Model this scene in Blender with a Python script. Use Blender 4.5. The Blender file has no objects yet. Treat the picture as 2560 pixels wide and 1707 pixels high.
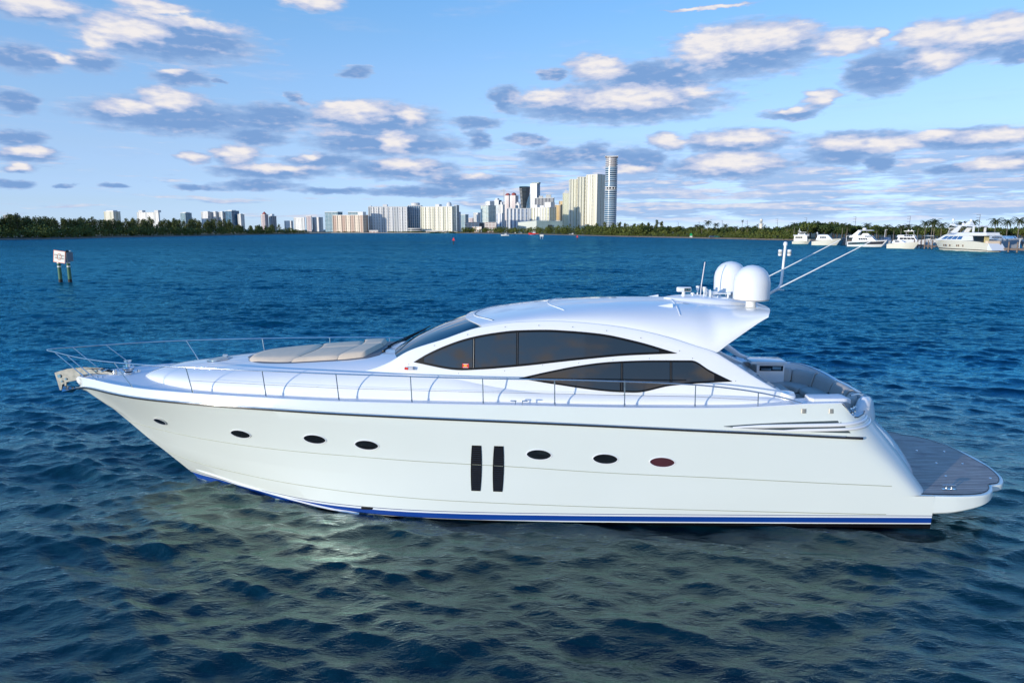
import bpy, bmesh, math, random
import numpy as np
from math import sin, cos, tan, pi, radians, sqrt, atan2, asin, degrees, exp
random.seed(7)
SC = bpy.context.scene
COL = SC.collection
# ------------------------------------------------------------------ camera
CAMH = 6.8
PITCH = 9.3007
cd = bpy.data.cameras.new('camera'); cam = bpy.data.objects.new('camera', cd); COL.objects.link(cam)
cam.location = (0, 0, CAMH); cam.rotation_euler = (radians(90 - PITCH), 0, 0)
cd.sensor_width = 36; cd.lens = 24; cd.clip_start = .1; cd.clip_end = 60000
SC.camera = cam
SC.view_settings.view_transform = 'Standard'; SC.view_settings.look = 'None'
SC.view_settings.exposure = 0.0; SC.view_settings.gamma = 1
SC.cycles.max_bounces = 6; SC.cycles.glossy_bounces = 4; SC.cycles.diffuse_bounces = 3
SC.cycles.transmission_bounces = 4; SC.cycles.use_denoising = True
SC.cycles.sample_clamp_indirect = 4
# ------------------------------------------------------------------ sun
SUN_EL = 6.0
SUN_AZ = 229.0      # compass direction the sun stands in, clockwise from +Y
sd = bpy.data.lights.new('sun', 'SUN'); sun = bpy.data.objects.new('sun', sd); COL.objects.link(sun)
sd.energy = 3.65; sd.angle = radians(.9); sd.color = (1, .92, .79)
sx, sy, sz = sin(radians(SUN_AZ)) * cos(radians(SUN_EL)), cos(radians(SUN_AZ)) * cos(radians(SUN_EL)), sin(radians(SUN_EL))
from mathutils import Vector, Matrix
sun.rotation_euler = Vector((sx, sy, sz)).to_track_quat('Z', 'Y').to_euler()
# ------------------------------------------------------------------ node helpers
class NT:
    def __init__(s, tree): s.t = tree; s.n = tree.nodes; s.l = tree.links
    def new(s, typ, **k):
        n = s.n.new(typ)
        for a, b in k.items(): setattr(n, a, b)
        return n
    def put(s, sock, v):
        if hasattr(v, 'is_output'): s.l.new(v, sock)
        elif v is not None: sock.default_value = v
    def m(s, op, a=None, b=None, c=None, clamp=False):
        n = s.new('ShaderNodeMath', operation=op, use_clamp=clamp)
        for i, v in enumerate((a, b, c)):
            if v is not None: s.put(n.inputs[i], v)
        return n.outputs[0]
    def v(s, op, a=None, b=None, c=None, out=0):
        n = s.new('ShaderNodeVectorMath', operation=op)
        for i, v in enumerate((a, b, c)):
            if v is not None: s.put(n.inputs[i], v)
        return n.outputs['Value'] if op in ('LENGTH', 'DOT_PRODUCT', 'DISTANCE') else n.outputs[0]
    def mix(s, f, a, b, blend='MIX'):
        n = s.new('ShaderNodeMix', data_type='RGBA', blend_type=blend)
        s.put(n.inputs[0], f); s.put(n.inputs[6], a); s.put(n.inputs[7], b)
        return n.outputs[2]
    def rng(s, x, a, b, c=0., d=1., smooth=True):
        n = s.new('ShaderNodeMapRange', interpolation_type='SMOOTHSTEP' if smooth else 'LINEAR')
        for i, v in enumerate((x, a, b, c, d)): s.put(n.inputs[i], v)
        return n.outputs[0]
    def noise(s, vec, scale, det=4, rough=.5, out=0, dist=0):
        n = s.new('ShaderNodeTexNoise')
        if vec is not None: s.put(n.inputs['Vector'], vec)
        n.inputs['Scale'].default_value = scale; n.inputs['Detail'].default_value = det
        n.inputs['Roughness'].default_value = rough; n.inputs['Distortion'].default_value = dist
        return n.outputs[out]
    def xyz(s, vec):
        n = s.new('ShaderNodeSeparateXYZ'); s.put(n.inputs[0], vec); return n.outputs
    def cxyz(s, x, y, z):
        n = s.new('ShaderNodeCombineXYZ')
        for i, v in enumerate((x, y, z)): s.put(n.inputs[i], v)
        return n.outputs[0]
def rgb(r, g, b): return (r, g, b, 1)
# ------------------------------------------------------------------ world: sky texture + cumulus field by direction
W = bpy.data.worlds.new('World'); SC.world = W; W.use_nodes = True
t = NT(W.node_tree); t.n.clear()
sky = t.new('ShaderNodeTexSky', sky_type='NISHITA', sun_disc=False)
sky.sun_elevation = radians(SUN_EL); sky.sun_rotation = radians(SUN_AZ)
sky.altitude = 0; sky.air_density = 1.0; sky.dust_density = 0; sky.ozone_density = 2.0
dirv = t.new('ShaderNodeTexCoord').outputs['Generated']
dx, dy, dz = t.xyz(dirv)
az = t.m('MULTIPLY', t.m('ARCTAN2', dx, dy), 57.2958)
el = t.m('MULTIPLY', t.m('ARCSINE', dz), 57.2958)
CL= [(-33.4,14.05,3.1,0.8),(-26.0,15.21,2.4,0.46),(-25.1,13.19,6.1,1.38),(-28.6,13.13,2.1,1.03),(-34.2,10.97,2.5,0.82),(-29.9,11.2,1.8,0.67),(-24.7,10.72,2.2,0.56),(-22.1,10.66,0.4,0.15),(-12.2,11.98,1.1,0.5),(-35.1,8.21,1.2,0.71),(-25.4,8.08,6.3,1.13),(-28.8,8.21,2.0,0.73),(-25.6,9.18,2.3,0.74),(-19.9,6.89,2.0,0.57),(-18.7,8.32,2.8,1.02),(-11.3,8.52,5.4,1.22),(-3.0,8.43,1.6,0.46),(-10.3,6.74,6.0,0.93),(-35.2,6.02,1.4,0.44),(-34.6,5.02,1.8,0.51),(-35.2,4.1,1.1,0.28),(-24.6,5.34,1.1,0.39),(-21.2,5.57,2.0,0.72),(-14.9,5.31,2.8,0.53),(-8.9,4.84,4.5,0.78),(-19.0,4.47,4.4,0.52),(-2.7,7.1,1.1,0.71),(-35.5,3.0,1.3,0.31),(-32.3,2.94,0.6,0.16),(-29.7,3.02,1.1,0.18),(-20.1,3.38,2.8,0.46),(-24.3,3.12,1.8,0.24),(-14.0,3.07,3.4,0.27),(-3.6,3.85,3.9,0.62),(-7.1,3.05,3.9,0.43),(-15.4,16.57,2.4,0.57),(-12.2,7.03,2.0,0.66),(-16.7,9.74,0.6,0.41),(-0.4,10.24,1.0,0.97),(8.2,9.74,8.2,1.32),(11.0,11.56,5.0,1.1),(6.6,12.33,2.2,0.97),(3.3,11.99,0.9,0.48),(18.1,13.15,5.5,1.75),(24.8,13.01,1.8,0.74),(26.8,13.13,0.6,0.53),(27.2,10.86,2.1,1.36),(29.9,12.84,1.9,1.02),(33.9,12.38,3.2,1.24),(30.3,11.37,2.1,0.9),(35.3,11.22,1.2,0.65),(23.6,9.4,1.2,0.6),(21.9,8.46,2.0,0.46),(17.8,6.61,3.8,0.9),(12.5,6.86,1.5,0.59),(17.2,4.84,5.2,0.9),(26.0,6.09,3.7,0.85),(32.9,6.04,4.5,0.71),(24.9,5.37,2.3,0.78),(27.6,4.72,1.1,0.61),(15.4,16.17,2.9,0.13),(3.5,5.74,2.6,0.77),(6.7,6.13,1.6,0.76),(1.4,7.1,1.6,0.5),(10.0,5.41,2.2,1.01),(35.5,4.41,2.6,0.63),(32.5,4.13,2.0,0.36)]
BR= [(-33.7,14.38,2.4,0.57),(-28.3,13.58,1.9,0.68),(-23.5,14.74,3.8,0.53),(-32.0,11.35,0.6,0.35),(-25.5,9.26,1.7,0.62),(-28.7,8.5,1.5,0.38),(-12.6,9.37,2.8,0.77),(-9.5,6.93,1.0,0.66),(-21.2,5.76,1.4,0.54),(-24.6,5.39,0.9,0.28),(-25.5,11.16,1.0,0.23),(-16.1,5.61,0.7,0.33),(-8.5,5.27,2.1,0.34),(-18.7,4.72,2.5,0.26),(-34.6,5.23,1.2,0.25),(-35.2,4.22,0.8,0.2),(-2.9,4.46,1.1,0.34),(-26.0,15.34,2.4,0.34),(-15.4,16.57,2.4,0.43),(-30.0,12.5,1.2,0.68),(-8.1,9.01,1.0,0.49),(2.6,10.48,1.9,0.58),(9.2,10.2,4.1,0.67),(6.7,12.63,1.9,0.78),(14.5,10.47,1.3,0.41),(14.7,13.82,2.3,1.2),(18.8,13.98,3.6,0.7),(24.8,13.01,1.6,0.71),(26.8,13.13,0.6,0.5),(29.9,13.11,1.8,0.68),(33.9,12.82,3.0,0.71),(30.6,11.34,1.3,0.52),(23.6,9.48,1.2,0.48),(21.7,8.77,0.9,0.21),(12.8,7.01,1.3,0.49),(18.1,7.0,2.7,0.45),(17.5,5.16,2.9,0.56),(24.8,6.22,1.6,0.37),(27.7,6.0,1.9,0.39),(30.7,6.48,1.4,0.35),(34.5,6.21,2.0,0.36),(34.3,4.4,1.6,0.31),(15.4,16.17,2.9,0.13),(9.2,4.75,1.4,0.27)]
# domain-warped coordinates so that the clouds get ragged, billowy outlines
nv = t.cxyz(az, t.m('MULTIPLY', el, 2.9), 0.)
w1 = t.noise(nv, .22, 2, .5, out=1)
w2 = t.noise(nv, .75, 5, .55, out=1)
off = t.v('ADD', t.v('MULTIPLY', t.v('SUBTRACT', w1, (.5, .5, .5)), (3.2, .55, 0)), t.v('MULTIPLY', t.v('SUBTRACT', w2, (.5, .5, .5)), (1.6, .62, 0)))
p = t.v('ADD', t.cxyz(az, el, 0.), off)
def field(tab):
    acc = None
    for (a, e, ra, re) in tab:
        ra *= 1.06; re *= 1.14; q = t.v('MULTIPLY_ADD', p, (1 / ra, 1 / re, 0), (-a / ra, -e / re, 0))
        L = t.v('LENGTH', q)
        if acc is None: acc = L
        else:
            n = t.new('ShaderNodeMath', operation='SMOOTH_MIN'); t.put(n.inputs[0], acc); t.put(n.inputs[1], L); n.inputs[2].default_value = .40
            acc = n.outputs[0]
    return acc
F = field(CL); B = field(BR)
fine = t.noise(nv, .95, 6, .54)
med = t.noise(nv, .55, 4, .5)
Fp = t.m('ADD', F, t.m('MULTIPLY', t.m('SUBTRACT', fine, .5), .58))
mask = t.rng(Fp, 1.26, .82)
bright = t.rng(t.m('ADD', B, t.m('MULTIPLY', t.m('SUBTRACT', med, .5), 1.1)), 1.75, .25)
# low band of broken stratocumulus towards the right, generic clouds elsewhere
sn = t.noise(t.cxyz(t.m('MULTIPLY', az, .16), t.m('MULTIPLY', el, 1.55), 3.), 1., 5, .6)
band = t.m('MULTIPLY', t.rng(el, 7.6, 4.6), t.rng(el, .1, 1.2))
side = t.rng(az, -14., 6., -.35, 1.)
smask = t.m('MULTIPLY', t.rng(t.m('ADD', sn, t.m('MULTIPLY', side, .14)), .50, .64), band)
smask = t.m('MULTIPLY', smask, .9)
snu = t.noise(t.cxyz(t.m('MULTIPLY', az, .16), t.m('MULTIPLY', t.m('ADD', el, .28), 1.55), 3.), 1., 5, .6)
sbright = t.rng(t.m('SUBTRACT', sn, snu), -.01, .09)
pl = t.cxyz(t.m('DIVIDE', dx, t.m('ADD', t.m('ABSOLUTE', dz), .06)), t.m('DIVIDE', dy, t.m('ADD', t.m('ABSOLUTE', dz), .06)), 0.)
gn = t.noise(pl, 1.5, 6, .62)
away = t.rng(dy, .45, .2)
gmask = t.m('MULTIPLY', t.rng(gn, .46, .60), t.m('MULTIPLY', away, t.m('MULTIPLY', t.rng(dz, .02, .12), t.rng(dz, .62, .40))))
wisp = t.m('MULTIPLY', t.rng(t.noise(t.cxyz(t.m('MULTIPLY', az, .09), t.m('MULTIPLY', el, .5), 7.), 1., 5, .6), .52, .8), .30)
cm = t.m('MAXIMUM', t.m('MAXIMUM', mask, smask), t.m('MAXIMUM', gmask, wisp))
cm = t.m('MULTIPLY', cm, .96)
warm = t.m('MULTIPLY', gmask, .8)
lit = t.m('MAXIMUM', t.m('MULTIPLY', bright, mask), t.m('MULTIPLY', t.m('MULTIPLY', sbright, .62), t.m('SUBTRACT', 1., mask)))
lit = t.m('MAXIMUM', lit, t.m('MULTIPLY', wisp, 2.2))
bill = t.noise(nv, .85, 5, .52)
bill2 = t.noise(t.v('ADD', nv, (.30, .75, 0)), .85, 5, .52)
relief = t.m('ADD', t.m('MULTIPLY', t.m('SUBTRACT', bill, bill2), .7), t.m('MULTIPLY', t.m('SUBTRACT', bill, .5), .3))
lit = t.m('ADD', t.m('MULTIPLY', lit, .92), relief, clamp=True)
thin = t.rng(Fp, .5, 1.0)      # rims are thin and take up the sky light
base_c = t.mix(thin, rgb(.20, .36, .67), rgb(.33, .50, .80))
cloud_c = t.mix(t.rng(lit, 0., .50), base_c, rgb(.54, .60, .80))
cloud_c = t.mix(t.rng(lit, .38, 1.05), cloud_c, rgb(.93, .88, .86))
cloud_c = t.mix(away, cloud_c, rgb(.84, .76, .73))
SKYS = .15
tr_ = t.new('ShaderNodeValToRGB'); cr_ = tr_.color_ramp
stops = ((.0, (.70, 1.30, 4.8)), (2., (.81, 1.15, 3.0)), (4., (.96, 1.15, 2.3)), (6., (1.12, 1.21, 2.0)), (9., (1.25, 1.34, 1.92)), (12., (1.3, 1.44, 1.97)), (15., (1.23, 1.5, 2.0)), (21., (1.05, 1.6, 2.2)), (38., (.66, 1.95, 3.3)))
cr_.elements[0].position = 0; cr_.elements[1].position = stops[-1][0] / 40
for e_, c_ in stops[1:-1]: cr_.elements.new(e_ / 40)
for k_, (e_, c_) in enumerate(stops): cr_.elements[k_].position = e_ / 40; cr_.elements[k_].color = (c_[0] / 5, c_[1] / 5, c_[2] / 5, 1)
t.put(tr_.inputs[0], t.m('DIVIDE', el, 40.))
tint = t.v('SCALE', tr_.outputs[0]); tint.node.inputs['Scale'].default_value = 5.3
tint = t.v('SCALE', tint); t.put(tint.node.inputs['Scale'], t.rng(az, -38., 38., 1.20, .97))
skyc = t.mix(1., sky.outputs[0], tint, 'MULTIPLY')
ccs = t.v('SCALE', cloud_c)
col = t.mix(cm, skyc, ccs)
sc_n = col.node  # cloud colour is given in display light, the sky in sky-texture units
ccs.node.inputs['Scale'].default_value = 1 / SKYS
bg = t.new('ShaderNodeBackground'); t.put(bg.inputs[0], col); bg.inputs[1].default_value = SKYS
wo = t.new('ShaderNodeOutputWorld'); t.l.new(bg.outputs[0], wo.inputs[0])
W.cycles.sampling_method = 'MANUAL'; W.cycles.sample_map_resolution = 512
# ------------------------------------------------------------------ materials
MATS = {}
def mat(name, c, rough=.5, metal=0., coat=0., var=.06, vscale=3., bump=0., bscale=20., spec=.5, ior=None):
    if name in MATS: return MATS[name]
    m_ = bpy.data.materials.new(name); m_.use_nodes = True
    q = NT(m_.node_tree); b = q.n['Principled BSDF']
    co = q.new('ShaderNodeTexCoord').outputs['Object']
    if var:
        nz = q.noise(co, vscale, 4, .55)
        f = q.rng(nz, .3, .7, 1 - var, 1 + var * .5, smooth=False)
        mx = q.v('SCALE', rgb(*c)[:3]); q.put(mx.node.inputs['Scale'], f)
        q.put(b.inputs['Base Color'], mx)
        q.put(b.inputs['Roughness'], q.rng(nz, .3, .7, rough * .85, min(1, rough * 1.15), smooth=False))
    else:
        b.inputs['Base Color'].default_value = rgb(*c); b.inputs['Roughness'].default_value = rough
    b.inputs['Metallic'].default_value = metal
    b.inputs['Specular IOR Level'].default_value = spec
    if coat: b.inputs['Coat Weight'].default_value = coat; b.inputs['Coat Roughness'].default_value = .03
    if ior: b.inputs['IOR'].default_value = ior
    if bump:
        bn = q.new('ShaderNodeBump'); bn.inputs['Strength'].default_value = bump; bn.inputs['Distance'].default_value = .02
        q.put(bn.inputs['Height'], q.noise(co, bscale, 4, .6)); q.l.new(bn.outputs[0], b.inputs['Normal'])
    MATS[name] = m_
    return m_
# ------------------------------------------------------------------ mesh helpers
def link(name, me, m=None, parent=None, smooth=None):
    o = bpy.data.objects.new(name, me); COL.objects.link(o)
    if m:
        for x in (m if isinstance(m, (list, tuple)) else [m]): me.materials.append(x)
    if parent: o.parent = parent
    if smooth is not None:
        me.shade_smooth()
        if smooth < 179: me.set_sharp_from_angle(angle=radians(smooth))
    return o
class MB:
    """collects vertices and faces of one mesh object"""
    def __init__(s): s.v = []; s.f = []; s.mi = []
    def add(s, vs, fs, mi=0):
        o = len(s.v); s.v += [tuple(map(float, q)) for q in vs]
        s.f += [tuple(i + o for i in f) for f in fs]; s.mi += [mi] * len(fs); return s
    def box(s, x0, x1, y0, y1, z0, z1, mi=0, M=None):
        vs = [(x, y, z) for x in (x0, x1) for y in (y0, y1) for z in (z0, z1)]
        if M is not None: vs = [M @ Vector(q) for q in vs]
        return s.add(vs, [(0, 1, 3, 2), (4, 6, 7, 5), (0, 4, 5, 1), (2, 3, 7, 6), (0, 2, 6, 4), (1, 5, 7, 3)], mi)
    def frustum(s, bot, top, mi=0):
        """two closed rings of equal length joined, both capped"""
        n = len(bot)
        fs = [(i, (i + 1) % n, n + (i + 1) % n, n + i) for i in range(n)] + [tuple(range(n))[::-1], tuple(range(n, 2 * n))]
        return s.add(list(bot) + list(top), fs, mi)
    def grid(s, P, mi=0, closeu=False, flip=False, caps=False):
        n, m = len(P), len(P[0]); vs = [q for r in P for q in r]; fs = []
        for i in range(n - 1):
            for j in range(m if closeu else m - 1):
                a, b, c, d = i * m + j, i * m + (j + 1) % m, (i + 1) * m + (j + 1) % m, (i + 1) * m + j
                fs.append((a, d, c, b) if flip else (a, b, c, d))
        if caps: fs.append(tuple(range(m))[::-1] if not flip else tuple(range(m))); k = (n - 1) * m; fs.append(tuple(range(k, k + m)) if not flip else tuple(range(k, k + m))[::-1])
        return s.add(vs, fs, mi)
    def tube(s, pts, r, n=8, mi=0, caps=True, closed=False):
        pts = [Vector(q) for q in pts]; rr = r if isinstance(r, (list, tuple)) else [r] * len(pts)
        P = []; N = len(pts); prev = None
        for i, q in enumerate(pts):
            if closed: d = pts[(i + 1) % N] - pts[i - 1]
            else: d = (pts[min(i + 1, N - 1)] - pts[max(i - 1, 0)])
            d.normalize()
            a = prev if prev is not None else (Vector((0, 0, 1)) if abs(d.z) < .9 else Vector((1, 0, 0)))
            u = (a - d * a.dot(d)).normalized(); w = d.cross(u); prev = u
            P.append([q + u * rr[i] * cos(2 * pi * k / n) + w * rr[i] * sin(2 * pi * k / n) for k in range(n)])
        if closed: P.append(P[0])
        return s.grid(P, mi, closeu=True, caps=caps and not closed)
    def lathe(s, prof, c=(0, 0, 0), n=24, mi=0, axis='z', M=None):
        """prof: (r, h) pairs"""
        P = []
        for (r_, h) in prof:
            row = []
            for k in range(n):
                a = 2 * pi * k / n
                q = (r_ * cos(a), r_ * sin(a), h) if axis == 'z' else ((h, r_ * cos(a), r_ * sin(a)) if axis == 'x' else (r_ * cos(a), h, -r_ * sin(a)))
                q = Vector(q)
                if M is not None: q = M @ q
                row.append(q + Vector(c))
            P.append(row)
        return s.grid(P, mi, closeu=True, caps=True)
    def build(s, name, m=None, parent=None, smooth=None, loc=None):
        me = bpy.data.meshes.new(name); me.from_pydata(s.v, [], s.f)
        o = link(name, me, m, parent, smooth)
        if any(s.mi): me.polygons.foreach_set('material_index', s.mi)
        me.validate(); me.update()
        if loc: o.location = loc
        return o
def tag(o, label=None, cat=None, group=None, kind=None):
    for k, v_ in (('label', label), ('category', cat), ('group', group), ('kind', kind)):
        if v_: o[k] = v_
    return o
def empty(name, loc=(0, 0, 0), rz=0, parent=None):
    o = bpy.data.objects.new(name, None); COL.objects.link(o); o.location = loc; o.rotation_euler = (0, 0, rz)
    o.empty_display_size = .3
    if parent: o.parent = parent
    return o
def copy_tree(o, parent=None):
    c = o.copy(); COL.objects.link(c)
    if parent: c.parent = parent
    for ch in [x for x in list(COL.objects) if x.parent == o]: copy_tree(ch, c)
    return c
def itp(xs, ys):
    """monotone cubic through the points"""
    n = len(xs); h = [xs[i + 1] - xs[i] for i in range(n - 1)]; d = [(ys[i + 1] - ys[i]) / h[i] for i in range(n - 1)]
    m_ = [d[0]] + [0 if d[i - 1] * d[i] <= 0 else (h[i - 1] + h[i]) / (h[i] / d[i - 1] + h[i - 1] / d[i]) for i in range(1, n - 1)] + [d[-1]]
    def g(x):
        if x <= xs[0]: return ys[0]
        if x >= xs[-1]: return ys[-1]
        i = 0
        while xs[i + 1] < x: i += 1
        q = (x - xs[i]) / h[i]
        return (2 * q**3 - 3 * q * q + 1) * ys[i] + (q**3 - 2 * q * q + q) * h[i] * m_[i] + (3 * q * q - 2 * q**3) * ys[i + 1] + (q**3 - q * q) * h[i] * m_[i + 1]
    return g
def T_(pairs): return itp([a for a, b in pairs], [b for a, b in pairs])
FPX = 2560 * 24 / 36
def at(u, Y, z=0.):
    """the world point at distance Y and height z under column u of the survey picture"""
    w = Y * cos(radians(PITCH)) - (z - CAMH) * sin(radians(PITCH))
    return Vector(((u - 1280) / FPX * w, Y, z))
def zat(v, Y):
    k = (853.5 - v) / FPX; s_, c_ = sin(radians(PITCH)), cos(radians(PITCH))
    return CAMH + Y * (k * c_ - s_) / (c_ + k * s_)
# ------------------------------------------------------------------ water
def water():
    th = [-180 + 6 * i for i in range(20)]
    a0 = -61.
    nfr = 1280
    th += [a0 + (2 * -a0) * i / nfr for i in range(nfr + 1)]
    th += [66 + 6 * i for i in range(19)]
    th = np.radians(np.array(sorted(set(th))))
    r = [1.0, 3.0, 5.0, 6.5, 7.5, 8.3]
    while r[-1] < 330: r.append(r[-1] + .022 + .0022 * r[-1])
    while r[-1] < 30000: r.append(r[-1] * 1.12)
    r = np.array(r)
    dr = np.gradient(r); dth = np.gradient(th)
    R, TH = np.meshgrid(r, th, indexing='ij')
    cell = np.maximum(np.broadcast_to(dr[:, None], R.shape), R * dth[None, :]).astype(np.float32)
    X = (R * np.sin(TH)).astype(np.float32); Y = (R * np.cos(TH)).astype(np.float32)
    X0, Y0 = X.copy(), Y.copy(); Z = np.zeros_like(X)
    rs = np.random.RandomState(5)
    lam = np.concatenate([np.geomspace(.30, .9, 26), np.geomspace(.9, 3.0, 26), np.geomspace(3.2, 9., 10)])
    # slow modulation: gusts
    gust = 1 + .28 * np.sin(X0 * .11 + .4 * np.sin(Y0 * .07)) * np.sin(Y0 * .16 + 1.3) + .16 * np.sin(X0 * .37 + Y0 * .29)
    for L in lam:
        k = 2 * pi / L
        main = radians(-98)            # travel direction of the chop (towards the camera)
        sp = radians(36 if L < 1. else 21)
        a = main + rs.normal() * sp
        steep = .044 if L < .9 else (.033 if L < 3 else .020)
        A = steep * L / (2 * pi) * (.7 + .6 * rs.rand())
        ph = rs.rand() * 2 * pi
        fade = np.clip((L / cell - 2.0) / 2.0, 0, 1)
        arg = k * (X0 * cos(a) + Y0 * sin(a)) + ph + (.35 * np.sin(X0 * (.5 / L) * 1.7 + ph * 3) if L > .6 else 0)
        S = np.sin(arg); Cc = np.cos(arg)
        Z += A * S * fade * gust
        X += A * .8 * Cc * cos(a) * fade; Y += A * .8 * Cc * sin(a) * fade
    n, m_ = R.shape
    co = np.stack([X, Y, Z - .045], -1).reshape(-1, 3)
    idx = np.arange(n * m_).reshape(n, m_)
    a = idx[:-1, :-1].ravel(); b = idx[:-1, 1:].ravel(); c = idx[1:, 1:].ravel(); d = idx[1:, :-1].ravel()
    fc = np.stack([a, b, c, d], -1)
    # close the circle at the back
    a = idx[:-1, -1]; b = idx[:-1, 0]; c = idx[1:, 0]; d = idx[1:, -1]
    fc = np.concatenate([fc, np.stack([a, b, c, d], -1)])
    me = bpy.data.meshes.new('water'); nf = len(fc)
    me.vertices.add(len(co)); me.vertices.foreach_set('co', co.ravel())
    me.loops.add(nf * 4); me.loops.foreach_set('vertex_index', fc.ravel().astype(np.int32))
    me.polygons.add(nf); me.polygons.foreach_set('loop_start', np.arange(0, nf * 4, 4, dtype=np.int32)); me.polygons.foreach_set('loop_total', np.full(nf, 4, dtype=np.int32))
    me.update(); me.validate()
    m = bpy.data.materials.new('sea_water'); m.use_nodes = True
    q = NT(m.node_tree); bs = q.n['Principled BSDF']
    pos = q.new('ShaderNodeNewGeometry').outputs['Position']
    px, py, pz = q.xyz(pos)
    dist = q.v('LENGTH', q.cxyz(px, py, 0.))
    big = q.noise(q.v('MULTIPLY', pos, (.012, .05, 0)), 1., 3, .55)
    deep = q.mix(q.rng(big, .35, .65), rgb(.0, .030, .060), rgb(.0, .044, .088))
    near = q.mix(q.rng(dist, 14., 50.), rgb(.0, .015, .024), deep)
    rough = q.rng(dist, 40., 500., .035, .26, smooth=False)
    # ripples: fine capillaries near, wind chop further out where the mesh no longer carries it
    rip = q.noise(q.v('MULTIPLY', pos, (3.6, 8.5, 0)), 1., 6, .64, dist=.3)
    rip2 = q.noise(q.v('MULTIPLY', pos, (1.1, 2.1, 0)), 1., 6, .62, dist=.6)
    rip3 = q.noise(q.v('MULTIPLY', pos, (.16, .55, 0)), 1., 5, .6, dist=.4)
    h = q.m('MULTIPLY', rip, q.rng(dist, 16., 45., .026, .022))
    h = q.m('ADD', h, q.m('MULTIPLY', rip2, q.rng(dist, 14., 90., .045, .15)))
    h = q.m('ADD', h, q.m('MULTIPLY', rip3, q.rng(dist, 60., 400., .02, 1.0)))
    bn = q.new('ShaderNodeBump'); bn.inputs['Strength'].default_value = 1.0; bn.inputs['Distance'].default_value = 1.
    q.put(bn.inputs['Height'], h); q.n.remove(bs)
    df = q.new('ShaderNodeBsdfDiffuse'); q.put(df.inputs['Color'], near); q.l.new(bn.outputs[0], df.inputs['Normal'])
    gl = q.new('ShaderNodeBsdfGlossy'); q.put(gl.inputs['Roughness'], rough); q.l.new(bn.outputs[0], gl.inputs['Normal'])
    q.put(gl.inputs['Color'], q.mix(q.rng(dist, 17., 42.), rgb(.58, .74, .70), rgb(.18, .68, .86)))  # reflections tinted in the colour by distance: grey-green near, strong cyan further out
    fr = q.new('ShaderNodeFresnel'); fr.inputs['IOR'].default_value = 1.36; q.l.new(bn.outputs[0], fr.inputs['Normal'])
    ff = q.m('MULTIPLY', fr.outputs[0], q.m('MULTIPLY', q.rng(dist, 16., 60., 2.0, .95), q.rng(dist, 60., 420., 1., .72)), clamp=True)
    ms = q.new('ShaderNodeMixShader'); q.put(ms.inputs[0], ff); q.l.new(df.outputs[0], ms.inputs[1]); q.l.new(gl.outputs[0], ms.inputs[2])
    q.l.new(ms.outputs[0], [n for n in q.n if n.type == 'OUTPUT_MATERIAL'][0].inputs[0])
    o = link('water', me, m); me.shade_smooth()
    tag(o, kind='structure')
water()

# =================================================================== THE YACHT (boat frame: x from stem to stern, y away from the camera, z up)
M_gel = mat('white_gelcoat', (.85, .85, .84), .16, coat=.6, var=.015, vscale=.6)
M_deck = mat('white_nonskid_deck', (.82, .82, .83), .45, var=.03, bump=.15, bscale=90)
M_steel = mat('polished_stainless', (.72, .72, .72), .12, metal=1, var=.05)
M_dsteel = mat('dark_rub_rail', (.05, .05, .055), .22, metal=.6, var=.1)
M_glass = mat('dark_tinted_glass', (.010, .011, .012), .03, var=0, ior=1.85)
M_frame = mat('black_window_frame', (.004, .004, .0045), .45, var=0, spec=.25)
M_black = mat('black_plastic', (.012, .012, .012), .4)
M_fabric = mat('beige_cushion_fabric', (.80, .63, .45), .8, var=.06, vscale=4, bump=.25, bscale=14)
M_grey = mat('grey_vinyl_upholstery', (.52, .47, .42), .55, var=.06, vscale=3, bump=.15, bscale=9)
M_dome = mat('white_radome', (.82, .82, .80), .32, var=.02)
M_line = mat('styling_groove', (.34, .36, .26), .5)
M_anch = mat('worn_anchor_steel', (.24, .24, .225), .42, metal=.8, var=.22, vscale=9)
M_red = mat('red_plastic', (.75, .03, .015), .35)
M_yel = mat('yellow_print', (.9, .42, .03), .5, var=0)
M_anti = mat('antifouling', (.006, .005, .005), .6)
YO = Vector((-12.1421, 18.7324, 0))
YR = radians(-3)
yacht = empty('yacht', YO, YR)
tag(yacht, 'long white sport yacht with arched dark windows and two white satellite domes, in the foreground', 'yacht')
h_wl = T_([(3.03, 0), (3.5, .28), (4, .52), (5, 1.08), (6.1, 1.64), (8.2, 2.42), (10.2, 2.73), (12.3, 2.81), (14.6, 2.82), (18, 2.79), (22, 2.74)])
h_k2 = T_([(2.32, 0), (3.3, .58), (5, 1.34), (7, 2.08), (9, 2.55), (11, 2.77), (14, 2.84), (18, 2.82), (22, 2.77)])
h_k1 = T_([(1.32, 0), (2.4, .62), (4, 1.40), (6, 2.05), (8, 2.47), (10, 2.71), (14, 2.87), (18, 2.87), (22, 2.80)])
h_s = T_([(0, .04), (.12, .22), (.3, .38), (.6, .60), (1, .86), (1.5, 1.17), (2, 1.45), (3, 1.87), (4, 2.14), (6, 2.52), (8, 2.74), (12, 2.90), (16, 2.92), (19, 2.86), (21.5, 2.75)])
z_s = T_([(0, 2.66), (.15, 2.74), (.5, 2.81), (1.2, 2.84), (2.5, 2.845), (6, 2.845), (8.4, 2.825), (12, 2.825), (14.5, 2.806), (16, 2.816), (17.6, 2.845), (18.4, 2.90), (19.2, 2.945), (19.72, 2.955), (19.86, 2.80), (20.12, 2.60), (21, 2.58)])
z_r = T_([(.14, 2.47), (.6, 2.58), (1.4, 2.62), (3.4, 2.612), (5.6, 2.597), (8.6, 2.537), (12.3, 2.455), (15.9, 2.341), (18.65, 2.237), (20.2, 2.166), (21.5, 2.12)])
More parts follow.
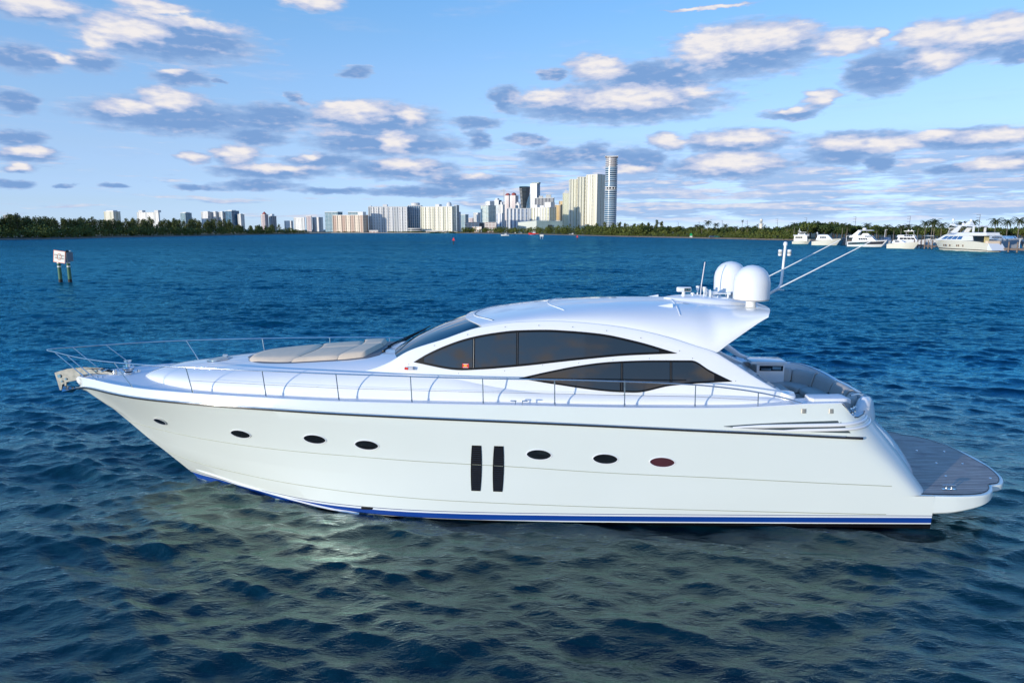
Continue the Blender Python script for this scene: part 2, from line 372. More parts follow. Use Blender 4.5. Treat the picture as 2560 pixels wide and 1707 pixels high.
z_k1 = T_([(1.32, 1.46), (3.5, 1.47), (6.3, 1.44), (8.2, 1.43), (10.2, 1.39), (12.3, 1.345), (14.6, 1.245), (17.7, 1.155), (19.6, 1.085), (22, 1.0)])
z_k2 = T_([(2.32, .60), (4.8, .51), (8.1, .477), (12.3, .425), (17.7, .362), (22, .335)])
stem = T_([(-.95, 5.0), (-.45, 3.75), (.0, 3.03), (.03, 3.0), (.23, 2.73), (.6, 2.32), (.77, 2.05), (1.46, 1.32), (2.12, .56), (2.47, .16), (2.75, .0)])
h_r = lambda x: h_s(x) + .035
L_keel = (5.0, lambda x: .02 + .25 * min(1, (x - 5) / 6), lambda x: -.95)
L_b = (3.75, lambda x: h_wl(x + .3) * .82, lambda x: -.42)
L_wl = (3.03, h_wl, lambda x: 0.)
L_2 = (2.32, h_k2, z_k2)
L_1 = (1.32, h_k1, z_k1)
L_r = (.14, h_r, z_r)
L_s = (0., h_s, z_s)
def blend(A, B, f, bow=0.):
    """a line between two hull lines: fraction f"""
    def zf(x): return A[2](x) * (1 - f) + B[2](x) * f
    x0 = A[0]
    for _ in range(30): x0 = stem(zf(x0))
    def hf(x):
        v = A[1](x) * (1 - f) + B[1](x) * f
        fl = exp(-max(0, x - x0) / 3.2)
        return max(0, (v - bow * fl) * min(1, max(0, (x - x0) * 3.2) ** .8)) if x < x0 + .31 else max(0, v - bow * fl)
    return (x0, hf, zf)
zP = T_([(1.85, 1.0), (8, .96), (16, .86), (20.5, .80), (22.5, .80)])
def hP(x):
    a, b = z_k2(x), z_k1(x); f = (zP(x) - a) / (b - a); return (h_k2(x) * (1 - f) + h_k1(x) * f) if x > 2.4 else .55 * max(0, (x - 1.83))
L_P = (1.83, hP, zP)
def xe_of(z): return T_([(.7, 22.22), (.8, 22.18), (1.1, 22.0), (1.6, 21.66), (2.1, 21.22), (2.35, 21.0), (2.7, 20.72), (3, 20.5)])(z)
def xc_of(z): return xe_of(z) - (.80 + .55 * max(0, min(1, (z - .8) / 1.0)))
NA, NB = 90, 16
def row_pts(Ln, x_end, wrap):
    x0, hf, zf = Ln; pts = []
    if not wrap:
        for i in range(NA + 1):
            s_ = (i / NA) ** 1.35; x = x0 + (x_end - x0) * s_
            pts.append((x, -hf(x) if i else 0., zf(x)))
        return pts
    xe = xe_of(zf(21)); xc = xc_of(zf(21))
    for i in range(NA + 1):
        s_ = (i / NA) ** 1.35; x = x0 + (xc - x0) * s_
        pts.append((x, -hf(x) if i else 0., zf(x)))
    for k in range(1, NB + 1):
        th = pi / 2 * k / NB; n = 2.7
        x = xc + (xe - xc) * sin(th) ** (2 / n)
        pts.append((x, -hf(min(x, xc + .6)) * cos(th) ** (2 / n) if k < NB else 0., zf(x)))
    return pts
def hull_y(x, z):
    """half breadth of the hull skin at station x, height z (near side)"""
    Ls = [L_wl, L_2, L_1, L_r, L_s]
    zz = [L[2](x) for L in Ls]; hh = [L[1](x) for L in Ls]
    for i in range(4):
        if z <= zz[i + 1] or i == 3:
            f = (z - zz[i]) / (zz[i + 1] - zz[i]); h = hh[i] * (1 - f) + hh[i + 1] * f; break
    xe = xe_of(z); xc = xc_of(z)
    if x > xc and z > .8: h *= max(0, 1 - ((x - xc) / (xe - xc)) ** 2.7) ** (1 / 2.7)
    return h
def mirror(rows): return [[(x, -y, z) for (x, y, z) in r] for r in rows]
# ---- hull
M_HULL = []
def build_hull():
    b = MB()
    lo = [row_pts(L, 21.96, False) for L in (L_keel, L_b, L_wl, L_2, L_P)]
    up = [row_pts(L, 0, True) for L in (L_P, L_1, blend(L_1, L_r, .25, .05), blend(L_1, L_r, .5, .07), blend(L_1, L_r, .75, .05), L_r, blend(L_r, L_s, .5), L_s)]
    for rows in (lo, up):
        b.grid(rows, 0); b.grid(mirror(rows), 0, flip=True)
    # transom below the platform, bottom closed
    tr = [r[-1] for r in lo]; ring = tr + [(x, -y, z) for x, y, z in tr[::-1]]
    b.add(ring, [tuple(range(len(ring)))])
    m = bpy.data.materials.new('hull_paint'); m.use_nodes = True; q = NT(m.node_tree); bs = q.n['Principled BSDF']
    co = q.new('ShaderNodeTexCoord').outputs['Object']; X, Y, Z = q.xyz(co)
    zz = q.m('ADD', Z, q.m('MULTIPLY', q.m('SUBTRACT', 22., X), .0135))   # waterline stripes fall slightly towards the bow
    def above(v_): return q.m('GREATER_THAN', zz, v_)
    nz = q.noise(co, .5, 3, .5)
    c = q.mix(above(.115), rgb(.006, .005, .005), rgb(.74, .78, .78))
    c = q.mix(above(.142), c, rgb(.006, .05, .27))
    c = q.mix(above(.272), c, rgb(.74, .78, .78))
    c = q.mix(above(.315), c, rgb(.01, .03, .17))
    white = q.mix(nz, rgb(.755, .80, .755), rgb(.72, .77, .72))
    c = q.mix(above(.330), c, white)
    q.put(bs.inputs['Base Color'], c); bs.inputs['Roughness'].default_value = .24
    bs.inputs['Coat Weight'].default_value = .15; bs.inputs['Coat Roughness'].default_value = .03
    b.build('hull', m, yacht, smooth=28); M_HULL.append(m)
    # styling grooves
    for nm, L in (('upper', L_1), ('lower', L_2)):
        g = MB()
        for s_ in (-1, 1):
            pts = []
            x = L[0] + .05
            while x < 21.0:
                pts.append((x, s_ * (L[1](x) + .001), L[2](x))); x += .35
            g.tube(pts, .0075, 6)
        g.build('styling_groove', M_line, yacht, smooth=60)
    # rub rail: steel bead over a dark profile
    g = MB(); g2 = MB()
    for s_ in (-1, 1):
        xs = [.10, .16, .25, .4, .6, .9] + [1.2 + .38 * i for i in range(51)]; xs = [x for x in xs if x < 20.2] + [20.22]
        g.tube([(x, s_ * (h_r(max(x, .14)) + .012), z_r(x) - .004) for x in xs], .030, 8)
        g2.tube([(x, s_ * (h_r(max(x, .14)) + .026), z_r(x) + .022) for x in xs if x < 20.1], .017, 8)
    g.build('rub_rail', M_dsteel, yacht, smooth=60)
    g2.build('rub_rail_bead', M_steel, yacht, smooth=60)
    # spray rails near the bow
    g = MB()
    for s_ in (-1, 1):
        P = []
        for i in range(30):
            x = 3.35 + 5.2 * i / 29; z = .20 - .26 * i / 29 + .0
            h = hull_y(x, z); w = .075 * min(1, i / 5) * (1 - .6 * i / 29)
            hl = hull_y(x, z - .08)
            P.append([(x, s_ * (h - .01), z + .035), (x, s_ * (h + w), z), (x, s_ * (hl - .005), z - .03)])
        g.grid(P, flip=s_ > 0)
    g.build('spray_rail', M_gel, yacht, smooth=20)
build_hull()
# ---- deck, with the cockpit left open
def build_deck():
    b = MB(); P = []
    for i in range(80):
        x = .02 + 18.7 * (i / 79) ** 1.2; h = h_s(x); z = z_s(x)
        P.append([(x, -h + .0, z), (x, -h + .015, z + .014), (x, -h + .05, z + .010), (x, -max(h - .085, 0), z - .03), (x, 0, z - .01 + .02 * min(1, x)), (x, max(h - .085, 0), z - .03), (x, h - .05, z + .010), (x, h - .015, z + .014), (x, h, z)])
    b.grid(P, flip=True)
    for s_ in (-1, 1):
        P = []
        for i in range(24):
            x = 18.7 + 1.2 * i / 23; h = h_s(x); z = z_s(x)
            P.append([(x, s_ * h, z), (x, s_ * (h - .015), z + .014), (x, s_ * (h - .05), z + .010), (x, s_ * (h - .14), z - .01), (x, s_ * (2.22 if x < 19.6 else 2.30), z - .02), (x, s_ * 2.18, z - .5)])
        b.grid(P, flip=s_ < 0)
    b.build('deck', M_deck, yacht, smooth=35)
build_deck()
# ---- coachroof
ya1 = T_([(1.95, .0), (2.05, .22), (2.3, .52), (2.8, .95), (3.5, 1.38), (4.3, 1.74), (6.5, 2.16), (9, 2.36), (12, 2.48), (16, 2.50), (18.2, 2.46), (18.9, 2.38)])
zt1 = T_([(1.95, 2.84), (2.3, 3.0), (2.65, 3.1), (3.55, 3.22), (4.6, 3.335), (5.5, 3.42), (7, 3.55), (8.6, 3.66), (9.6, 3.72), (10.7, 3.72), (12.0, 3.42), (13.2, 3.22), (17, 3.20), (18.2, 3.08), (18.95, 2.86)])
def coach_z(x, y):
    a = ya1(x); n = 2.7; zd = z_s(x) - .035
    return zd + (zt1(x) - zd) * max(0, 1 - (abs(y) / a) ** n) ** (1 / n)
def build_coach():
    b = MB(); P = []; NV = 44; n = 2.7
    for i in range(90):
        x = 1.96 + 16.98 * (i / 89) ** 1.2; a = max(ya1(x), .01); zd = z_s(x) - .035; row = []
        for j in range(NV + 1):
            th = -pi / 2 + pi * j / NV
            yy = a * (1 if th >= 0 else -1) * abs(sin(th)) ** (2 / n); hh = abs(cos(th)) ** (2 / n)
            row.append((x, yy, zd - .01 + (zt1(x) - zd) * hh))
        P.append(row)
    b.grid(P, flip=True)
    b.build('coachroof', M_gel, yacht, smooth=50)
build_coach()
# ---- house side panels with the arch, analytic surface
w_p = T_([(8.3, 1.93), (8.8, 2.01), (9.3, 2.09), (9.6, 2.14), (10.5, 2.23), (12, 2.29), (16, 2.30), (18, 2.24), (18.9, 2.16)])
za = T_([(8.3, 3.30), (8.9, 3.45), (9.3, 3.62), (9.7, 3.86), (10.58, 4.17), (11.55, 4.49), (12.5, 4.615), (13.2, 4.64), (14.33, 4.575), (15.17, 4.46), (15.96, 4.28), (16.58, 4.09), (17.0, 3.96), (17.37, 3.75), (18.05, 3.33), (18.7, 2.98), (19.0, 2.84)])
def ys(x, z): return w_p(x) - .215 * (z - 3.2)
def build_panel(s_):
    b = MB(); P = []
    for i in range(110):
        x = 8.35 + 10.6 * i / 109; zt = za(x); zb = min(2.84, zt - .02); row = []
        for j in range(13):
            z = zb + (zt - zb) * (j / 12); bulge = .03 * sin(pi * j / 12)
            row.append((x, s_ * (ys(x, z) + bulge * .6), z))
        yt = ys(x, zt)
        row += [(x, s_ * (yt - .012), zt + .016), (x, s_ * (yt - .045), zt + .022), (x, s_ * (yt - .10), zt + .004), (x, s_ * (yt - .12), zt - .1), (x, s_ * (ys(x, zb) - .12), zb)]
        P.append(row)
    b.grid(P, flip=s_ > 0, caps=False)
    b.build('side_panel', M_gel, yacht, smooth=50)
build_panel(-1); build_panel(1)
# ---- roof with overhang and fins
yr = lambda x: T_([(10.8, 1.78), (11.5, 1.95), (12.5, 1.94), (14, 1.94), (16, 2.0), (17, 2.06), (18.5, 1.93)])(x)
zrb = T_([(10.9, 4.30), (11.55, 4.46), (12.5, 4.585), (13.2, 4.61), (14.33, 4.55), (15.17, 4.43), (15.96, 4.24), (16.6, 4.05), (17.0, 3.93), (17.35, 4.16), (17.75, 4.45), (18.15, 4.72), (18.5, 4.90)])
zrt = T_([(10.9, 4.54), (11.6, 4.68), (12.4, 4.80), (13.5, 4.93), (15, 5.01), (16.3, 5.02), (17.2, 4.98), (18.0, 4.94), (18.5, 4.93)])
def roof_pt(u_, th, off=0.):
    n = 2.5; sg = 1 if th >= 0 else -1
    vy = sg * abs(sin(th)) ** (2 / n); hh = abs(cos(th)) ** (2 / n)
    xf = 10.93 + .62 * abs(vy) ** 2.2; xr = 18.52 - .26 * abs(vy) ** 4
    x = xf + (xr - xf) * u_
    return (x, vy * (yr(x) - off), zrb(x) + (zrt(x) - zrb(x) - off) * hh)
def roof_z(x, y):
    n = 2.5; return zrb(x) + (zrt(x) - zrb(x)) * max(0, 1 - (abs(y) / yr(x)) ** n) ** (1 / n)
def build_roof():
    b = MB(); NU, NV = 100, 56
    outer = [[roof_pt(i / NU, -pi / 2 + pi * j / NV) for j in range(NV + 1)] for i in range(NU + 1)]
    inner = [[roof_pt(i / NU, -pi / 2 + pi * j / NV, .07) for j in range(NV + 1)] for i in range(NU + 1)]
    inner = [[(x, y, z - .02) for x, y, z in r] for r in inner]
    b.grid(outer, flip=True); b.grid(inner)
    # edges
    for A_, B_, fl in ((outer[-1], inner[-1], False), (outer[0], inner[0], True)): b.grid([A_, B_], flip=not fl)
    b.grid([[r[0] for r in outer], [r[0] for r in inner]]); b.grid([[r[-1] for r in outer], [r[-1] for r in inner]], flip=True)
    b.build('roof', M_gel, yacht, smooth=45)
    # sun roof seam beads, drawn on the crown
    for xx, y0, y1, sw in ((11.15, -1.70, 1.7, .55), (13.1, -1.45, 1.45, .50), (16.28, -1.62, -.3, .0)):
        pts = []; g = MB()
        for k in range(25):
            y = y0 + (y1 - y0) * k / 24; x = xx + sw * (abs(y) / 1.6) ** 2
            pts.append((x, y, roof_z(x, y) + .004))
        g.tube(pts, .012 if sw else .016, 6)
        g.build('roof_seam', mat('white_bead', (.8, .8, .8), .3), yacht, smooth=60)
    g = MB()
    for xx, y0, y1, sw in ((11.18, -1.70, 1.7, .55),):
        g.tube([(xx + .012 + sw * (abs(y0 + (y1 - y0) * k / 24) / 1.6) ** 2, y0 + (y1 - y0) * k / 24, roof_z(xx + sw * (abs(y0 + (y1 - y0) * k / 24) / 1.6) ** 2, y0 + (y1 - y0) * k / 24) + .002) for k in range(25)], .008, 6)
    g.build('roof_gasket', M_black, yacht, smooth=60)
build_roof()
# ---- windscreen, wipers
def build_screen():
    b = MB(); P = []
    for i in range(21):
        f = i / 20; row = []
        for j in range(33):
            v_ = -1 + 2 * j / 32
            yb, yt = 2.02 * v_, 1.84 * v_
            xb = 9.06 + .62 * abs(v_) ** 2.3; xt = 10.95 + .60 * abs(v_) ** 2.2
            zb = coach_z(xb, yb) - .02; zt = roof_pt(0, math.copysign(asin(abs(v_) ** 1.25), v_))[2] - .012
            bow = .10 * sin(pi * f)
            row.append((xb + (xt - xb) * f - bow * .35, yb + (yt - yb) * f, zb + (zt - zb) * f + bow * .55))
        P.append(row)
    b.grid(P)
    b.build('windscreen', mat('blue_windscreen_glass', (.006, .03, .055), .03, var=0, coat=.6), yacht, smooth=60)
    for (y0, y1, dxx) in ((-.75, .1, .0), (-.1, .75, 0.)):
        w = MB(); x0 = 9.0; z0 = coach_z(9.0, y0)
        w.lathe([(.0, 0), (.05, 0), (.045, .05), (.0, .06)], (x0 - .15, y0, coach_z(x0 - .15, y0) - .005), 10)
        tip = (9.52, y1, 3.98)
        w.tube([(x0 - .15, y0, coach_z(x0 - .15, y0) + .04), (9.1, y0 + .2, 3.84), tip], .014, 6)
        w.tube([(x0 - .12, y0 + .05, coach_z(x0 - .15, y0) + .03), (9.14, y0 + .27, 3.82), tip], .008, 6)
        w.tube([(9.30, y1 - .30, 3.86), tip, (9.78, y1 + .26, 4.10)], .014, 6)
        w.build('wiper', M_black, yacht, smooth=60)
build_screen()
# ---- flat-ish pieces lying on the side panel surface
def on_panel(x, z, off, s_=-1): return (x, s_ * (ys(x, z) + .018 + off), z)
def fill(poly_rows, off, surf): pass
def span_patch(b, xs, zlo, zhi, off, surf, nz_=6, mi=0, thick=0.):
    """patch between two curves over xs, on surface surf(x,z,off)"""
    P = [[surf(x, zlo(x) + (zhi(x) - zlo(x)) * j / nz_, off) for j in range(nz_ + 1)] for x in xs]
    b.grid(P, mi)
    if thick:
        for e in (0, nz_):
            R0 = [r[e] for r in P]; R1 = [surf(x, (zlo(x), zhi(x))[e > 0], off - thick) for x in xs]
            b.grid([R0, R1] if e else [R1, R0], mi, flip=True)
def lin(a, b, n): return [a + (b - a) * i / n for i in range(n + 1)]
u_top = T_([(9.90, 3.66), (10.2, 3.84), (10.62, 4.04), (11.3, 4.27), (11.8, 4.37), (12.4, 4.44), (13.1, 4.46), (13.6, 4.44), (14.33, 4.38), (15.16, 4.22), (16.14, 3.945)])
u_bot = T_([(9.90, 3.655), (11.05, 3.495), (11.5, 3.52), (12.4, 3.60), (13.77, 3.76), (15.03, 3.885), (16.14, 3.94)])
l_top = T_([(12.45, 3.335), (13.2, 3.51), (13.8, 3.63), (14.61, 3.735), (15.7, 3.78), (16.47, 3.785), (16.9, 3.56), (17.42, 3.31)])
l_bot = T_([(12.45, 3.33), (13.2, 3.215), (14.85, 3.04), (15.15, 3.035), (16.0, 3.20), (16.85, 3.275), (17.42, 3.305)])
def build_windows(s_):
    S = lambda x, z, off: on_panel(x, z, off, s_)
    def frame_and_panes(name, x0, x1, top, bot, cuts, mw=.055):
        f = MB(); span_patch(f, lin(x0, x1, 80), bot, top, .006, S, 6, thick=.03)
        fo = f.build(name, M_frame, yacht, smooth=40)
        ed = [x0 + .26] + cuts + [x1 - .42]
        for k in range(len(ed) - 1):
            a, c = ed[k] + (.03 if k else 0), ed[k + 1] - (.03 if k < len(ed) - 2 else 0)
            g = MB(); span_patch(g, lin(a, c, 40), lambda x: bot(x) + mw, lambda x: max(bot(x) + mw + .004, top(x) - mw), .012, S, 5)
            g.build('pane', M_glass, fo, smooth=60)
        for cx in cuts:
            g = MB(); g.tube([S(cx, bot(cx) + .05, .016), S(cx, top(cx) - .05, .016)], .010, 6)
            g.build('mullion', mat('grey_mullion', (.12, .12, .12), .3, metal=.6), fo, smooth=60)
        return fo
    frame_and_panes('side_window', 9.90, 16.14, u_top, u_bot, [11.36, 12.40])
    fo = frame_and_panes('side_window', 12.45, 17.42, l_top, l_bot, [14.86, 16.0], .045)
    g = MB(); g.tube([S(x, 3.335, .017) for x in lin(12.9, 16.35, 20)], .011, 6); g.build('mullion', M_frame, fo, smooth=60)
build_windows(-1); build_windows(1)
# screw caps along the panel edge
for x, z in [(9.78, 3.60), (10.4, 4.06), (11.2, 4.33), (12.1, 4.52), (12.9, 4.56), (13.7, 4.53), (14.5, 4.45), (15.3, 4.29), (16.2, 4.0), (12.1, 3.5), (13.0, 3.64), (13.85, 3.70), (14.65, 3.78), (15.5, 3.82), (16.5, 3.83), (11.0, 3.42), (14.9, 2.98), (17.5, 3.32)]:
    y = -(ys(x, z) + .015); g = MB(); g.lathe([(.0, -.006), (.011, -.006), (.011, .003), (0, .004)], (x, y, z), 8, axis='y')
    g.build('screw_cap', mat('grey_cap', (.3, .3, .3), .4), yacht)
# licence sticker and navigation light
g = MB(); S = on_panel
for (x0, x1, z0, z1, off, mi) in ((11.09, 11.245, 3.555, 3.655, .016, 0), (11.125, 11.20, 3.585, 3.63, .018, 1), (11.11, 11.225, 3.638, 3.648, .018, 2), (11.11, 11.225, 3.562, 3.572, .018, 2)):
    P = [[S(x, z, off) for z in (z0, z1)] for x in (x0, x1)]; g.grid(P, mi)
g.build('sticker', [M_red, M_yel, mat('white_print', (.8, .8, .8), .5, var=0)], yacht)
g = MB(); g.box(9.74, 9.90, -2.235, -2.14, 3.49, 3.56); nl = g.build('navigation_light', mat('light_housing', (.62, .62, .64), .3), yacht)
g = MB(); g.box(9.705, 9.79, -2.245, -2.155, 3.498, 3.552); g.build('lens', M_red, nl)
# ---- hull fittings on the near and far side
def on_hull(x, z, off, s_=-1): return (x, s_ * (hull_y(x, z) + off), z)
ports = [(2.955, 1.82, .215, .105), (5.515, 1.79, .285, .12), (7.535, 1.825, .295, .125), (8.84, 1.75, .30, .127), (12.935, 1.66, .295, .128), (14.465, 1.59, .295, .126), (15.765, 1.535, .295, .124)]
def lens(cx, cz, a, b_, k, n=36, tilt=-.03):
    out = []
    for i in range(n):
        t_ = 2 * pi * i / n; c_, s__ = cos(t_), sin(t_)
        x = a * (1 if c_ >= 0 else -1) * abs(c_) ** .95; z = b_ * (1 if s__ >= 0 else -1) * abs(s__) ** 1.18
        out.append((cx + x * k, cz + z * (1 + (k - 1) * a / b_ * .8) + x * tilt))
    return out
for s_ in (-1, 1):
    for i, (cx, cz, a, bb) in enumerate(ports):
        f = MB(); rings = [(1.05, -.004), (1.02, .010), (.97, .012), (.94, .002)]
        P = [[on_hull(x, z, o_, s_) for x, z in lens(cx, cz, a, bb, k)] for k, o_ in rings]
        f.grid(P, closeu=True, flip=s_ < 0); fr = f.build('porthole', M_gel, yacht, smooth=35)
        g = MB(); R0 = [on_hull(x, z, .004, s_) for x, z in lens(cx, cz, a, bb, .95)]
        R1_ = [on_hull(x, z, .006, s_) for x, z in lens(cx, cz, a, bb, .5)]
        g.grid([R0, R1_], closeu=True, flip=s_ < 0); g.add(R1_, [tuple(range(36)) if s_ > 0 else tuple(range(36))[::-1]])
        g.build('pane', M_glass if i < 6 else mat('red_curtained_glass', (.085, .028, .035), .05, var=.3, vscale=1.2), fr, smooth=60)
    # tall air vents amidships
    for (x0, w0) in ((11.365, .255), (11.885, .255)):
        f = MB(); P = []; N = 22
        def half(j): return w0 / 2 * (.84 + .18 * sin(pi * j / N) ** .8)
        for k, o_ in ((1.0, -.004), (1.0, .014), (.90, .014), (.86, .004)):
            ring = []
            for j in range(N + 1): z = 1.85 - 1.13 * j / N; ring.append((x0 + .115 - .03 * (j / N) + half(j) * k, z - (z - 1.28) * (1 - k) * .25))
            for j in range(N, -1, -1): z = 1.85 - 1.13 * j / N; ring.append((x0 + .115 - .03 * (j / N) - half(j) * k, z - (z - 1.28) * (1 - k) * .25))
            P.append([on_hull(x, z, o_, s_) for x, z in ring])
        f.grid(P, closeu=True, flip=s_ > 0); fr = f.build('air_vent', M_frame, yacht, smooth=35)
        g = MB()
        g.grid([[on_hull(x0 + .115 - .03 * (j / N) + half(j) * .88 * e, 1.83 - 1.09 * j / N, .006, s_) for j in range(N + 1)] for e in (-1, -.3, .3, 1)], flip=s_ < 0)
        for j in range(1, N, 1):
            z = 1.85 - 1.13 * j / N; hw = half(j) * .84; xc = x0 + .115 - .03 * (j / N)
            g.add([on_hull(xc - hw, z, .006, s_), on_hull(xc + hw, z, .006, s_), on_hull(xc + hw, z - .014, .015, s_), on_hull(xc - hw, z - .014, .015, s_)], [(0, 1, 2, 3)])
        g.build('slats', mat('dark_slats', (.010, .008, .007), .3), fr)
    # engine room intakes: slot shade painted on a flat patch, with long blades wrapping round the quarter
    f = MB()
    top = T_([(17.1, 2.425), (17.7, 2.475), (19.2, 2.55), (20.2, 2.58), (20.6, 2.57)]); bot = T_([(17.1, 2.415), (18.0, 2.35), (19.3, 2.30), (20.3, 2.275), (20.6, 2.30)])
    P = [[on_hull(x, bot(x) + (top(x) - bot(x)) * j / 4, .004, s_) for j in range(5)] for x in lin(17.1, 20.55, 50)]
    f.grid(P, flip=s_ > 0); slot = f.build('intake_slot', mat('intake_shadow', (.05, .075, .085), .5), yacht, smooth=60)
    for (x0, x1, za0, za1, r_) in ((17.3, 20.78, 2.405, 2.505, .044), (18.35, 20.9, 2.33, 2.40, .038), (17.12, 18.6, 2.40, 2.335, .012)):
        g = MB(); pts = []; rr = []
        for i in range(41):
            f_ = i / 40; x = x0 + (x1 - x0) * f_; z = za0 + (za1 - za0) * f_ ** .8
            pts.append(on_hull(x, z, .022 + .01 * sin(pi * f_), s_)); rr.append(r_ * (.35 + .65 * min(1, f_ * 5, (1 - f_) * 9 + .15)))
        g.tube(pts, rr, 8); g.build('intake_blade', M_gel, yacht, smooth=60)
    # scupper plates, hull mouth
    for x in (18.865, 19.48):
        g = MB(); z = 2.785; w = .058
        P = [[on_hull(x + w * sin(a_), z + d_, .004 + .022 * cos(a_), s_) for d_ in (-.05, .05)] for a_ in lin(-pi / 2, pi / 2, 8)]
        g.grid(P, flip=s_ > 0); g.build('scupper_plate', mat('brushed_plate', (.62, .55, .47), .3, metal=.7), yacht, smooth=50)
    g = MB(); g.box(8.62, 9.0, s_ * hull_y(8.8, .12) - .02, s_ * hull_y(8.8, .12) + .02, .09, .15); g.build('exhaust_outlet', M_black, yacht)
    # side rails
    rail = [(-.36, .37, 3.5), (.31, .82, 3.5), (1.2, 1.33, 3.5), (2.21, 1.74, 3.5), (4.34, 2.24, 3.5), (6.36, 2.54, 3.5), (8.2, 2.72, 3.48), (9.95, 2.76, 3.45), (11.63, 2.80, 3.43), (13.28, 2.82, 3.425), (14.87, 2.83, 3.40), (16.46, 2.81, 3.34), (17.3, 2.80, 3.26), (17.86, 2.79, 3.18), (18.35, 2.78, 3.08), (18.7, 2.78, 2.99), (18.95, 2.78, 2.90)]
    rx = itp(list(range(len(rail))), [q[0] for q in rail]); ry = itp(list(range(len(rail))), [q[1] for q in rail]); rz_ = itp(list(range(len(rail))), [q[2] for q in rail])
    ts = lin(0, len(rail) - 1, 96)
    top_pts = [(rx(t_), s_ * ry(t_), rz_(t_)) for t_ in ts]
    front = [(-.80, 0, 3.5), (-.77, s_ * .10, 3.5), (-.66, s_ * .22, 3.5), (-.5, s_ * .30, 3.5)]
    g = MB(); g.tube(front + top_pts, .0165, 8); g.build('hand_rail', M_steel, yacht, smooth=60)
    st = [((-.36, .37, 3.5), (.40, .38, 2.84)), ((.31, .82, 3.5), (1.10, .87, 2.85)), ((2.21, 1.74, 3.5), (2.62, 1.69, 2.85)), ((4.34, 2.24, 3.5), (4.44, 2.19, 2.85)), ((6.36, 2.54, 3.5), (6.39, 2.47, 2.85)),
          ((8.19, 2.72, 3.48), (8.22, 2.66, 2.83)), ((9.95, 2.76, 3.45), (9.97, 2.75, 2.83)), ((11.63, 2.80, 3.43), (11.64, 2.79, 2.82)), ((13.28, 2.82, 3.425), (13.29, 2.80, 2.815)), ((14.87, 2.83, 3.40), (14.88, 2.81, 2.81)), ((16.46, 2.81, 3.34), (16.47, 2.80, 2.83)), ((17.87, 2.79, 3.18), (17.88, 2.78, 2.86))]
    for (a_, b_) in st:
        g = MB(); A_ = (a_[0], s_ * a_[1], a_[2]); B_ = (b_[0], s_ * b_[1], b_[2])
        g.tube([A_, B_], .0135, 8); so = g.build('stanchion', M_steel, yacht, smooth=60)
        g = MB(); f_ = .12; C_ = tuple(B_[k] + (A_[k] - B_[k]) * f_ for k in range(3)); g.tube([B_, C_], .021, 8); g.build('socket', M_steel, so, smooth=60)
    g = MB(); pts = [tuple((a_[k] + b_[k]) / 2 * (s_ if k == 1 else 1) - (.02 if k == 2 else 0) for k in range(3)) for a_, b_ in st[2:]]
    g.tube([(4.4, s_ * 2.2, 3.16)] + pts[2:], .004, 5); g.build('wire', mat('steel_wire', (.25, .2, .2), .3, metal=.8), yacht)
    # midship cleat
    g = MB()
    for cx in (12.385, 12.545): g.tube([(cx, s_ * 2.80, 2.80), (cx, s_ * 2.80, 2.905)], .012, 8)
    g.box(12.36, 12.57, s_ * 2.80 - .03, s_ * 2.80 + .03, 2.79, 2.806)
    for x0, x1 in ((12.26, 12.41), (12.52, 12.67)): g.tube([(x0, s_ * 2.80, 2.905), (x0 + .02, s_ * 2.80, 2.912), (x1 - .02, s_ * 2.80, 2.912), (x1, s_ * 2.80, 2.908)], [.007, .015, .015, .009], 8)
    g.build('cleat', M_steel, yacht, smooth=60)

